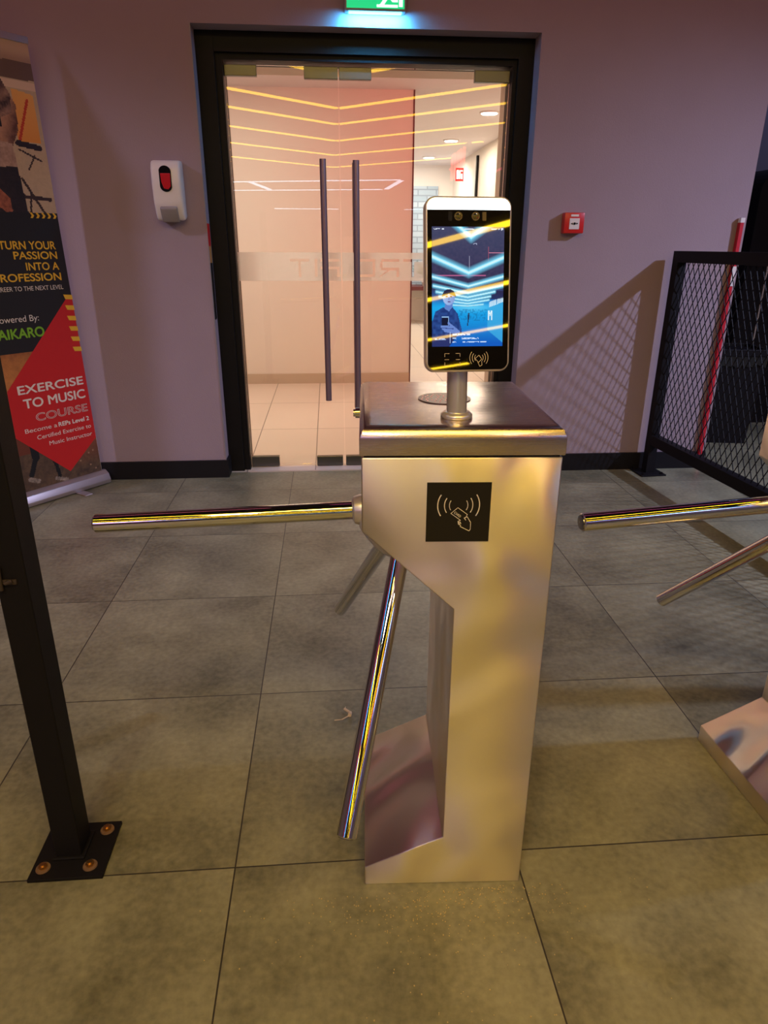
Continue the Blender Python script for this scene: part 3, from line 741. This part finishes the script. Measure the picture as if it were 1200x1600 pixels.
for i in range(6):
    q = MB(); s0 = 0.064 - i * 0.0012; z0_ = 0.996 - i * 0.0505
    sheet(q, [(s0, z0_), (s0 - 0.046, z0_ - 0.004), (s0 - 0.048, z0_ - 0.026), (s0 - 0.008, z0_ - 0.022)], 0.0026); q.build('yellow_slash', M['p_yellow'], bn_)
for i in range(5):
    q = MB(); s0 = 0.165 - i * 0.028
    sheet(q, [(s0, 1.338), (s0 - 0.012, 1.338), (s0 - 0.020, 1.349), (s0 - 0.010, 1.362), (s0, 1.362), (s0 - 0.008, 1.349)], 0.0026); q.build('yellow_arrow', M['p_yellow'], bn_)
def btext(body, sl_, sr, zb, zt, mt, bold=0.012, outline=0.0, nm='lettering'):
    off = SH * 0
    return text_mesh(nm, body, -sl_, -sr, zb, zt, M[mt], bn_, FB, thick=0.0004, bold=bold, outline=outline, lift=0.0030)
btext('TURN YOUR', 0.338, 0.064, 1.204, 1.240, 'p_yellow', 0.02)
btext('PASSION', 0.277, 0.064, 1.161, 1.195, 'p_yellow', 0.02)
btext('INTO A', 0.227, 0.063, 1.112, 1.147, 'p_yellow', 0.02)
btext('PROFESSION', 0.388, 0.060, 1.064, 1.099, 'p_yellow', 0.02)
btext('CAREER TO THE NEXT LEVEL', 0.405, 0.057, 1.022, 1.043, 'p_white', 0.0)
btext('Powered By:', 0.420, 0.210, 0.885, 0.915, 'p_white', 0.0)
btext('AIKARO', 0.420, 0.195, 0.812, 0.858, 'p_green', 0.03)
btext('EXERCISE', 0.378, 0.032, 0.552, 0.594, 'p_white', 0.022)
btext('TO MUSIC', 0.362, 0.032, 0.482, 0.528, 'p_white', 0.022)
btext('COURSE', 0.314, 0.029, 0.411, 0.451, 'p_white', 0.0, outline=0.020)
btext('Become a', 0.381, 0.212, 0.362, 0.384, 'p_white', 0.0)
btext('REPs Level 2', 0.203, 0.031, 0.362, 0.384, 'p_white', 0.03)
btext('Certified Exercise to', 0.326, 0.026, 0.320, 0.342, 'p_white', 0.0)
btext('Music Instructor', 0.269, 0.026, 0.278, 0.300, 'p_white', 0.0)
q = MB(); c0 = [(-0.012, -0.045), (-0.012, 0.0)]
pfb = [(0.0, 0.0), (0.038, 0.0), (0.042, 0.02), (0.030, 0.052), (0.006, 0.068), (-0.012, 0.068), (-0.036, 0.045), (-0.040, 0.0)]
q.prism([FB @ Vector((-BW - 0.01, zz + 0.006, yy)) for (yy, zz) in pfb], XR * (BW + 0.03), bev=0.002); q.build('cassette', M['alu'], bn_, True)
for s_ in (0.17, 0.68):
    q = MB(); bx_(q, -s_ - 0.022, -s_ + 0.022, 0.0, 0.006, -0.10, 0.115, 0.002); q.build('foot', M['alu'], bn_)
q = MB(); q.box(-BW - SH * 2.05, -SH * 2.05 + 0.004, 2.04, 2.068, -0.008, 0.006, mt=FB, bev=0.002); q.build('top_rail', M['alu'], bn_)
q = MB(); q.cyl(FB @ Vector((-0.42, 0.05, -0.012)), FB @ Vector((-0.46, 2.05, -0.014)), 0.006, 12); q.build('support_pole', M['alu'], bn_, True)

# ------------------------------------------------------------------ black gate post on the left
gp = empty('gate_post', (-0.575, 1.150, 0)); tag(gp, 'black square steel post bolted to the floor at left', 'post')
Mt = Matrix(((1, 0, 0.010, 0), (0, 1, 0, 0), (0, 0, 1, 0), (0, 0, 0, 1)))
MB().box(-0.034, 0.020, -0.022, 0.040, 0.008, 1.5, mt=Mt, bev=0.003).build('tube', M['black'], gp)
MB().box(-0.041, 0.027, -0.028, 0.046, 0.008, 0.014, bev=0.002).build('weld_collar', M['black'], gp)
MB().box(-0.075, 0.077, -0.072, 0.074, 0, 0.008, bev=0.001).build('base_plate', M['black'], gp)
for sx, sy in ((-0.052, -0.044), (0.044, -0.044), (0.052, 0.050), (-0.050, 0.050)):
    b = MB().lathe([(0.015, 0.008), (0.014, 0.0105), (0.006, 0.0105)], Matrix.Translation((sx, sy, 0)), 20).build('washer', M['rust'], gp, True)
    MB().cyl((sx, sy, 0.0105), (sx, sy, 0.017), 0.0085, 6).cyl((sx, sy, 0.017), (sx, sy, 0.020), 0.005, 12).build('bolt', M['bolt'], gp, True)
lk = MB()
lk.cyl((-0.010, -0.026, 0.668), (0.004, -0.026, 0.672), 0.004, 12).cyl((-0.018, -0.027, 0.655), (-0.016, -0.027, 0.700), 0.004, 12).box(-0.020, 0.010, -0.026, -0.020, 0.664, 0.674, bev=0.002)
lk.build('latch_remnant', M['washer_dark'], gp, True)

# ------------------------------------------------------------------ turnstiles
ARM_P = Vector((0.0905, 0.19, 0.7617)); ARM_L = 0.591
ARM_D = [Vector((-0.999, -0.043, -0.033)), Vector((-0.258, 0.631, -0.732)), Vector((-0.204, -0.588, -0.783))]
def turnstile():
    t = empty('turnstile')
    body = [(0.0, 0.918), (0.32, 0.918), (0.32, 0.0), (0.0, 0.0), (0.0, 0.048), (0.157, 0.125), (0.157, 0.645), (0.0, 0.792)]
    MB().prism([(x, 0.0, z) for x, z in body], (0, 0.385, 0), bev=0.0022).build('body', M['steel'], t, True, 0.9)
    MB().box(0.004, 0.316, 0.004, 0.381, 0.916, 0.923).build('seam', M['black'], t)
    ld = MB().box(-0.003, 0.323, -0.004, 0.389, 0.922, 0.968, bev=0.0)
    es = [e for e in ld.bm.edges if all(v.co.z > 0.96 for v in e.verts)]
    bmesh.ops.bevel(ld.bm, geom=es, offset=0.020, segments=8, affect='EDGES', profile=0.5)
    es = [e for e in ld.bm.edges if e.calc_face_angle(0) > 1.2 and all(v.co.z < 0.96 for v in e.verts)]
    bmesh.ops.bevel(ld.bm, geom=es, offset=0.002, segments=2, affect='EDGES', profile=0.5)
    ld.build('lid', M['steel_lid'], t, True, 0.7)
    rd = MB().box(0.105, 0.209, -0.0015, 0.001, 0.774, 0.877)
    ro = rd.build('card_reader_window', M['sticker'], t)
    ro['label'] = 'black square card reader window with a hand and card symbol'
    fr = Matrix.Translation((0.157, -0.0015, 0.836)) @ Matrix.Rotation(PI / 2, 4, 'X')
    sy = MB()
    for sx in (-1, 1):
        for r_, wd in ((0.034, 0.0017), (0.023, 0.0014), (0.015, 0.0012)):
            ribbon(sy, arc(0, 0.002, r_, -32, 32, 10, sx), wd, fr, 0.0, 0.0004)
    def card(pts): return [(p[0], p[1]) for p in pts]
    ribbon(sy, [(-0.012, -0.012), (-0.001, -0.002), (0.015, -0.014), (0.012, -0.020)], 0.0008, fr, 0.0, 0.0004)
    ribbon(sy, [(-0.012, -0.012), (0.004, -0.024)], 0.0008, fr, 0.0, 0.0004)
    ribbon(sy, [(0.004, -0.024), (0.000, -0.026), (0.001, -0.031), (0.005, -0.033), (0.004, -0.035), (0.019, -0.043), (0.021, -0.040), (0.021, -0.028), (0.015, -0.018), (0.010, -0.020), (0.013, -0.024)], 0.0010, fr, 0.0, 0.0004)
    ribbon(sy, [(0.001, -0.027), (0.003, -0.031)], 0.0012, fr, 0.0, 0.0004); ribbon(sy, [(0.003, -0.0265), (0.005, -0.030)], 0.0012, fr, 0.0, 0.0004)
    sy.build('symbol', M['white_ink'], ro)
    rot = fr @ Matrix.Translation((-0.0075, -0.0115, 0)) @ Matrix.Rotation(math.radians(-37), 4, 'Z')
    text_mesh('lettering', 'CARD', 0, 0.013, 0, 0.0042, M['white_ink'], ro, rot, lift=0.0001, bold=0.01)
    dc = MB().cyl((0.152, 0.205, 0.968), (0.152, 0.205, 0.9695), 0.048, 40).build('indicator_disc', M['disc'], t, True)
    dt = MB()
    for k in range(26):
        a = k * 2.4; r_ = 0.006 + 0.0055 * math.sqrt(k)
        dt.cyl((0.135 + r_ * math.cos(a) * 0.8, 0.205 + r_ * math.sin(a), 0.9695), (0.135 + r_ * math.cos(a) * 0.8, 0.205 + r_ * math.sin(a), 0.9702), 0.0013, 8)
    dt.build('indicator_dots', M['pinkdot'], dc)
    MB().cyl((-0.012, 0.27, 0.927), (0.0, 0.27, 0.927), 0.010, 20).cyl((-0.016, 0.27, 0.927), (-0.012, 0.27, 0.927), 0.007, 20).build('lock', M['chrome'], t, True)
    # hub on the sloping face and collar where the level arm leaves
    ax = Vector((-0.686, 0, -0.727)).normalized()
    hb = MB(); mt = Matrix.Translation(ARM_P) @ ax.to_track_quat('Z', 'Y').to_matrix().to_4x4()
    hb.lathe([(0.075, 0.0), (0.075, 0.055), (0.068, 0.075), (0.050, 0.090), (0.02, 0.098)], mt, 40); hb.build('hub', M['silver'], t, True)
    for i, d in enumerate(ARM_D):
        d = d.normalized(); r = 0.0175
        mt = Matrix.Translation(ARM_P) @ d.to_track_quat('Z', 'Y').to_matrix().to_4x4()
        am = MB(); am.lathe([(r, 0.05), (r, ARM_L - 0.002), (r - 0.002, ARM_L)], mt, 48)
        ao = am.build('arm', M['chrome'], t, True)
        MB().lathe([(r * 0.82, ARM_L - 0.001), (r * 0.80, ARM_L + 0.0015), (r * 0.6, ARM_L + 0.002)], mt, 32).build('end_cap', M['chrome_cap'], ao, True)
        if i == 0:
            MB().lathe([(0.030, 0.082), (0.030, 0.095), (0.026, 0.106), (0.0185, 0.110)], mt, 32).build('collar', M['silver'], t, True)
    return t
t1 = turnstile(); t1.location = (0.045, 1.024, 0); t1.rotation_euler = (0, 0, math.atan2(-0.0497, 0.99876))
tag(t1, 'brushed steel tripod turnstile in the middle carrying a lit terminal', 'turnstile', 'tripod turnstiles')
def copy_tree(o, parent=None):
    c = o.copy(); COL.objects.link(c)
    if parent is not None: c.parent = parent
    for ch in o.children: copy_tree(ch, c)
    return c
t2 = copy_tree(t1); t2.location = (0.9735, 1.0154, 0); t2.rotation_euler = (0, 0, 0.045)
t2['label'] = 'second steel turnstile cut off by the right edge of the photo'

# ------------------------------------------------------------------ face terminal
tm = empty('access_terminal', (0.204, 1.080, 0.968)); tag(tm, 'tall lit face recognition terminal on a pole on the middle turnstile', 'access terminal')
MB().cyl((0, 0, 0.006), (0, 0.012, 0.10), 0.0165, 40).build('pole', M['pole'], tm, True)
MB().lathe([(0.026, 0.0), (0.026, 0.005), (0.022, 0.009), (0.017, 0.010)], None, 40).build('flange', M['pole'], tm, True)
TF = Matrix.Translation((0.010, -0.026, 0.072)) @ Matrix.Rotation(math.radians(2), 4, 'Z') @ Matrix.Rotation(PI / 2 - math.radians(10.3), 4, 'X')
def rrect(x0, x1, y0, y1, r, n=8):
    o = []
    for cx, cy, a0 in ((x1 - r, y1 - r, 0), (x0 + r, y1 - r, 90), (x0 + r, y0 + r, 180), (x1 - r, y0 + r, 270)):
        for k in range(n + 1):
            a = math.radians(a0 + 90 * k / n); o.append((cx + r * math.cos(a), cy + r * math.sin(a)))
    return o
def slab(poly, z0, z1, nm, mt, parent, bev=0, smooth=False):
    q = MB(); q.prism([(p[0], p[1], z0) for p in poly], (0, 0, z1 - z0), bev=bev)
    bmesh.ops.transform(q.bm, matrix=TF, verts=q.bm.verts); return q.build(nm, mt, parent, smooth, 0.9)
slab(rrect(-0.0665, 0.0665, 0.006, 0.2625, 0.016), -0.020, 0.0, 'housing', M['silver'], tm, 0.003, True)
slab(rrect(-0.0632, 0.0632, 0.0092, 0.2450, 0.012)[18:] + [(0.0632, 0.2430), (-0.0632, 0.2430)], 0.0, 0.0010, 'front_glass', M['black_gl'], tm)
lb = rrect(-0.0632, 0.0632, 0.200, 0.2592, 0.013)[:18]
slab(lb + [(-0.0632, 0.2432), (0.0632, 0.2432)], 0.0, 0.0012, 'light_bar', M['led'], tm)
for x in (-0.0162, 0.0102):
    q = MB(); q.lathe([(0.0062, 0.001), (0.0062, 0.0016), (0.0045, 0.0016)], TF @ Matrix.Translation((x, 0.2338, 0)), 24)
    ln = q.build('camera_ring', M['lens_ring'], tm, True)
    MB().lathe([(0.0044, 0.0016), (0.0040, 0.0021), (0.001, 0.0024)], TF @ Matrix.Translation((x, 0.2338, 0)), 24).build('lens', M['lens'], ln, True)
for x in (-0.0285, 0.0235):
    slab(rrect(x - 0.0030, x + 0.0030, 0.2275, 0.2400, 0.001), 0.001, 0.0014, 'sensor_window', M['lens_ring'] if x > 0 else M['lens'], tm)
def scr(u, v):
    x, y = u, 1 - v      # y from the top
    nz = vnoise(x * 40, y * 60)
    c = mixc(lin(62, 68, 100), lin(48, 44, 78), min(1, y * 2.2)); c = mixc(c, lin(90, 80, 110), 0.25 * nz)
    if y > 0.5: c = mixc(c, lin(10, 120, 210), (y - 0.5) * 6)
    # far gym, cyan glow
    if y > 0.60:
        g = mixc(lin(20, 170, 235), lin(15, 90, 190), (y - 0.66) * 3.2)
        c = mixc(c, g, min(1, (y - 0.60) * 14)); c = mixc(c, lin(120, 225, 255), 0.55 * math.exp(-((x - 0.55) / 0.25) ** 2 - ((y - 0.665) / 0.03) ** 2))
    if 0.68 < y < 0.78 and 0.38 < x < 0.78 and vnoise(x * 70, y * 90) > 0.62: c = mixc(c, lin(20, 90, 150), 0.45)
    # right wall with big letters
    if x > 0.78 and y > 0.60 + (1 - x) * 0.35 and y < 0.87 + (x - 0.8) * 0.5: c = mixc(c, lin(60, 170, 225), 0.8)
    if x > 0.80 and abs(y - (0.645 - (x - 0.8) * 0.22)) < 0.022 and (x * 42) % 1 > 0.35: c = lin(220, 245, 255)
    if 0.79 < x < 0.845 and 0.695 < y < 0.775 and (abs(x - 0.797) < 0.007 or abs(x - 0.838) < 0.007 or abs(abs(x - 0.8175) - (0.735 - y) * 0.4) < 0.006): c = lin(230, 248, 255)
    if x > 0.70 and 0.53 < y < 0.60 and y < 0.60 - (x - 0.9) * 0.1: c = mixc(c, lin(40, 25, 60), 0.8)
    # ceiling pipe lines
    if abs(y - 0.398) < 0.005 and x < 0.75: c = mixc(c, lin(210, 110, 160), 0.7)
    if abs(y - 0.212) < 0.004 and x > 0.79: c = lin(225, 140, 170)
    if abs(x - 0.785) < 0.006 and 0.16 < y < 0.30: c = mixc(c, lin(200, 90, 110), 0.6)
    if abs(x - 0.52) < 0.003 and 0.24 < y < 0.36: c = mixc(c, lin(190, 190, 215), 0.6)
    # chevrons
    for (ax, ay, lx, ly, rx, ry, wd) in ((0.54, 0.085, 0.30, -0.04, 0.82, -0.04, 0.018), (0.51, 0.378, -0.02, 0.238, 1.02, 0.245, 0.016), (0.505, 0.490, -0.02, 0.405, 1.02, 0.405, 0.010),
                                         (0.505, 0.548, 0.02, 0.485, 1.02, 0.483, 0.008), (0.50, 0.582, 0.06, 0.535, 0.88, 0.535, 0.007), (0.50, 0.610, 0.1, 0.575, 0.82, 0.575, 0.006),
                                         (0.50, 0.635, 0.2, 0.612, 0.80, 0.605, 0.005), (0.50, 0.655, 0.25, 0.645, 0.72, 0.642, 0.004)):
        d = min(segd((x, y), (ax, ay), (lx, ly)), segd((x, y), (ax, ay), (rx, ry)))
        if d < wd: c = mixc(lin(225, 252, 255), lin(120, 225, 250), d / wd)
        elif d < wd * 3.2: c = mixc(lin(110, 190, 225), c, (d - wd) / (wd * 2.2))
    # distant figure
    if segd((x, y), (0.515, 0.735), (0.51, 0.765)) < 0.012 or segd((x, y), (0.51, 0.765), (0.50, 0.82)) < 0.007: c = lin(30, 50, 90)
    if math.hypot(x - 0.515, (y - 0.722) * 1.6) < 0.012: c = lin(50, 60, 95)
    # man with a phone
    jacket = [(0.00, 0.79), (0.05, 0.70), (0.16, 0.665), (0.28, 0.66), (0.36, 0.72), (0.42, 0.86), (0.42, 0.90), (0.0, 0.94)]
    asp = 1.6
    if x < 0.5:
        if inside((x, y), [(0.0, 0.79), (0.0, 1.0), (0.24, 1.0), (0.36, 0.90), (0.1, 0.88)]): c = lin(40, 50, 105)
        if inside((x, y), jacket): c = mixc(lin(24, 48, 110), lin(45, 80, 150), vnoise(x * 30, y * 50))
        if inside((x, y), [(0.185, 0.64), (0.285, 0.63), (0.29, 0.665), (0.235, 0.70), (0.17, 0.675)]): c = lin(95, 130, 200)
        e = ((x - 0.235) / 0.085) ** 2 + ((y - 0.585) / 0.062) ** 2
        if e < 1:
            c = mixc(lin(165, 190, 235), lin(105, 135, 205), (x - 0.16) * 4)
            if abs(y - 0.572) < 0.007 and (abs(x - 0.205) < 0.016 or abs(x - 0.265) < 0.016): c = lin(40, 50, 100)
            if abs(y - 0.618) < 0.004 and abs(x - 0.238) < 0.022: c = lin(90, 70, 130)
            if abs(x - 0.238) < 0.007 and 0.575 < y < 0.603: c = lin(120, 145, 210)
        if e < 1.35 and y < 0.553 + abs(x - 0.235) * 0.25: c = lin(32, 34, 66)
        if 0.135 < x < 0.235 and 0.745 < y < 0.83: c = lin(16, 22, 50)
        if 0.14 < x < 0.23 and 0.745 < y < 0.752 or (abs(x - 0.232) < 0.005 and 0.745 < y < 0.82): c = lin(150, 190, 235)
        if min(segd((x, y), (0.13, 0.828), (0.30, 0.835)), segd((x, y), (0.15, 0.848), (0.33, 0.86)), segd((x, y), (0.18, 0.865), (0.36, 0.88)), segd((x, y), (0.23, 0.80), (0.38, 0.875))) < 0.011: c = lin(105, 135, 205)
        if segd((x, y), (0.13, 0.839), (0.3, 0.848)) < 0.003: c = lin(50, 70, 140)
    # on-screen captions: too small to read in the photograph, soft white dashes
    def dash(x0, x1, yc, h=0.006, f=60): return x0 < x < x1 and abs(y - yc) < h and hashn(math.floor(x * f), math.floor(y * 260)) > 0.3
    if dash(0.02, 0.17, 0.020) or dash(0.44, 0.58, 0.020, 0.004) or dash(0.82, 0.94, 0.020) or dash(0.955, 0.985, 0.020, 0.009): c = lin(225, 235, 250)
    if dash(0.57, 0.62, 0.14, 0.007): c = lin(180, 190, 220)
    if abs(x - 0.255) < 0.004 and 0.875 < y < 0.97: c = lin(190, 215, 250)
    if dash(0.29, 0.54, 0.897) or dash(0.29, 0.34, 0.93) or dash(0.42, 0.66, 0.93) or dash(0.29, 0.34, 0.963) or dash(0.43, 0.77, 0.963): c = lin(200, 225, 255)
    if dash(0.04, 0.20, 0.935, 0.008): c = lin(170, 195, 240)
    return c
picture('screen', 132, 210, 0.111, 0.1745, scr, M['screen'], tm, TF @ Matrix.Translation((-0.0565, 0.0445, 0.0004)), 0.0012)['label'] = 'lit blue camera preview of the gym with a man holding a phone'
q = MB(); W_ = 0.0006
for (cx, cy, sx, sy) in ((-0.0365, 0.0340, 1, -1), (-0.0125, 0.0340, -1, -1), (-0.0365, 0.0155, 1, 1), (-0.0125, 0.0155, -1, 1)):
    ribbon(q, [(cx, cy + sy * 0.005), (cx, cy), (cx + sx * 0.007, cy)], W_, TF, 0.0011, 0.0003)
ribbon(q, [(-0.0365, 0.0248), (-0.030, 0.0248)], W_, TF, 0.0011, 0.0003); ribbon(q, [(-0.019, 0.0248), (-0.0125, 0.0248)], W_, TF, 0.0011, 0.0003)
q.build('scan_frame_symbol', M['gold_ink'], tm)
q = MB()
for sx in (-1, 1):
    for r_ in (0.0145, 0.0105, 0.0068): ribbon(q, arc(0.0175, 0.027, r_, -38, 38, 8, sx), W_ * 1.2, TF, 0.0011, 0.0003)
ribbon(q, [(0.0115, 0.026), (0.0175, 0.031), (0.022, 0.025), (0.017, 0.020), (0.0115, 0.026)], W_, TF, 0.0011, 0.0003)
ribbon(q, [(0.016, 0.020), (0.019, 0.014), (0.0225, 0.016), (0.022, 0.022)], W_, TF, 0.0011, 0.0003)
q.build('card_symbol', M['gold_ink'], tm)

# ------------------------------------------------------------------ litter on the floor
q = MB()
pts = [Vector((-0.030, -0.018, 0.004)), Vector((-0.010, -0.024, 0.010)), Vector((0.012, -0.012, 0.014)), Vector((0.014, 0.004, 0.010)), Vector((-0.002, 0.020, 0.012)), Vector((0.002, 0.038, 0.004))]
for a, b, wd in zip(pts[:-1], pts[1:], (0.0015, 0.002, 0.006, 0.004, 0.0015)):
    q.cyl(a, b, wd * 0.9, 8)
sc_ = single('peeled_scrap', q, M['scrap'], 'curled scrap of pale film on the floor left of the turnstile', 'litter', smooth=True)
sc_.location = (0.018, 1.563, 0)
q = MB()
for k in range(420):
    a = random.random()
    x = random.gauss(0.20, 0.16); y = 1.0 - abs(random.gauss(0, 0.05)) if k % 5 else random.uniform(0.62, 1.0); 
    r_ = random.uniform(0.0005, 0.0012)
    q.box(x - r_, x + r_, y - r_, y + r_, 0, r_ * 1.2)
cr = q.build('crumbs', M['crumb']); tag(cr, 'pale crumbs and grit scattered on the floor before the turnstile foot', 'grit', kind='stuff')

# ------------------------------------------------------------------ gym ceiling lights (seen mirrored in the doors, the tubes and the steel)
def chevron(apex_y, ap_x=0.20, half=2.7, rise=0.88, z=3.0, wd=0.09):
    """V of yellow LED profile whose point is towards the gym"""
    t = empty('chevron_light', (ap_x, apex_y, z))
    for sx in (-1, 1):
        L_ = math.hypot(half, half * rise); an = math.atan2(half * rise, sx * half)
        Rm = Matrix.Rotation(an, 4, 'Z')
        MB().box(0, L_, -wd / 2 - 0.01, wd / 2 + 0.01, 0, 0.06, mt=Rm).build('profile', M['black'], t)
        MB().box(0.02, L_ - 0.02, -wd / 2, wd / 2, -0.01, 0.0, mt=Rm).build('diffuser', M['yellow_led'], t)
    return t
c0 = None
for yy, nth in ((-1.15, 'nearest'), (-3.10, 'second'), (-4.45, 'third'), (-6.30, 'fourth'), (-8.45, 'fifth'), (-10.9, 'farthest')):
    if c0 is None: c = c0 = chevron(yy)
    else: c = copy_tree(c0); c.location = (0.20, yy, 3.0)
    tag(c, 'yellow V shaped strip light over the gym, ' + nth + ' from the glass doors that mirror it', 'ceiling light', 'yellow V shaped strip lights')
def bar(p, q_, wd, m_, nm, lab, grp):
    p, q_ = Vector(p), Vector(q_); d = q_ - p
    t = empty(nm, p); Rm = d.to_track_quat('X', 'Z').to_matrix().to_4x4()
    MB().box(0, d.length, -wd / 2 - 0.01, wd / 2 + 0.01, 0.0, 0.05, mt=Rm).build('profile', M['black'], t)
    MB().box(0, d.length, -wd / 2, wd / 2, -0.012, 0.0, mt=Rm).build('diffuser', m_, t)
    tag(t, lab, 'ceiling light', grp)
    return t
WL = 'white gym strip light mirrored in the doors as '
wl = ['the upper long line', 'the slanted right end', 'the lower long line', 'the short slanted tick at left', 'the low line left of the handles', 'the low spot right of the handles']
for a, b in (((-2.6, -12.6, 2.78), (1.9, -11.4, 2.78)), ((1.95, -11.6, 2.78), (1.80, -14.5, 2.78)), ((-2.9, -15.7, 2.78), (1.7, -14.7, 2.78)), ((-2.0, -12.7, 2.78), (-1.7, -15.1, 2.78)),
             ((-1.5, -14.0, 2.2), (0.35, -14.0, 2.2)), ((2.3, -14.0, 2.2), (2.9, -14.0, 2.22))):
    bar(a, b, 0.14, M['cool_led'], 'strip_light', WL + wl.pop(0), 'white strip lights deep in the gym')
bar((-3.6, -13, 3.1), (-3.6, 3.0, 3.1), 0.12, M['pink_led'], 'neon_strip', 'pink neon line along the left side of the gym ceiling', 'pink neon lines')
bar((4.6, -13, 3.1), (4.6, 2.0, 3.1), 0.12, M['pink_led'], 'neon_strip', 'pink neon line along the right side of the gym ceiling', 'pink neon lines')
bar((-2.6, -9, 3.2), (-2.6, 1.5, 3.2), 0.14, M['blue_led'], 'neon_strip', 'blue neon line along the left side of the gym ceiling', 'blue neon lines')
bar((4.1, -9, 3.2), (4.1, 1.5, 3.2), 0.10, M['blue_led'], 'neon_strip', 'blue neon line along the right side of the gym ceiling', 'blue neon lines')
# red neon sign on the gym's right side (mirrored in the right door leaf)
rs = empty('neon_sign', (1.7, -1.5, 2.02)); tag(rs, 'red glowing sign hanging in the gym, mirrored in the right door', 'sign')
MB().box(0.04, 0.08, -1.15, 0.1, -0.03, 0.38).build('backboard', M['black'], rs)
for k in range(5):
    q = MB(); y = -0.05 - k * 0.22
    q.cyl((0.02, y, 0.03), (0.02, y, 0.34), 0.016, 10)
    if k % 3 != 2: q.cyl((0.02, y, 0.33 if k % 2 else 0.18), (0.02, y - 0.14, 0.33 if k % 2 else 0.18), 0.016, 10)
    q.build('neon_tube', M['red_led'], rs, True)
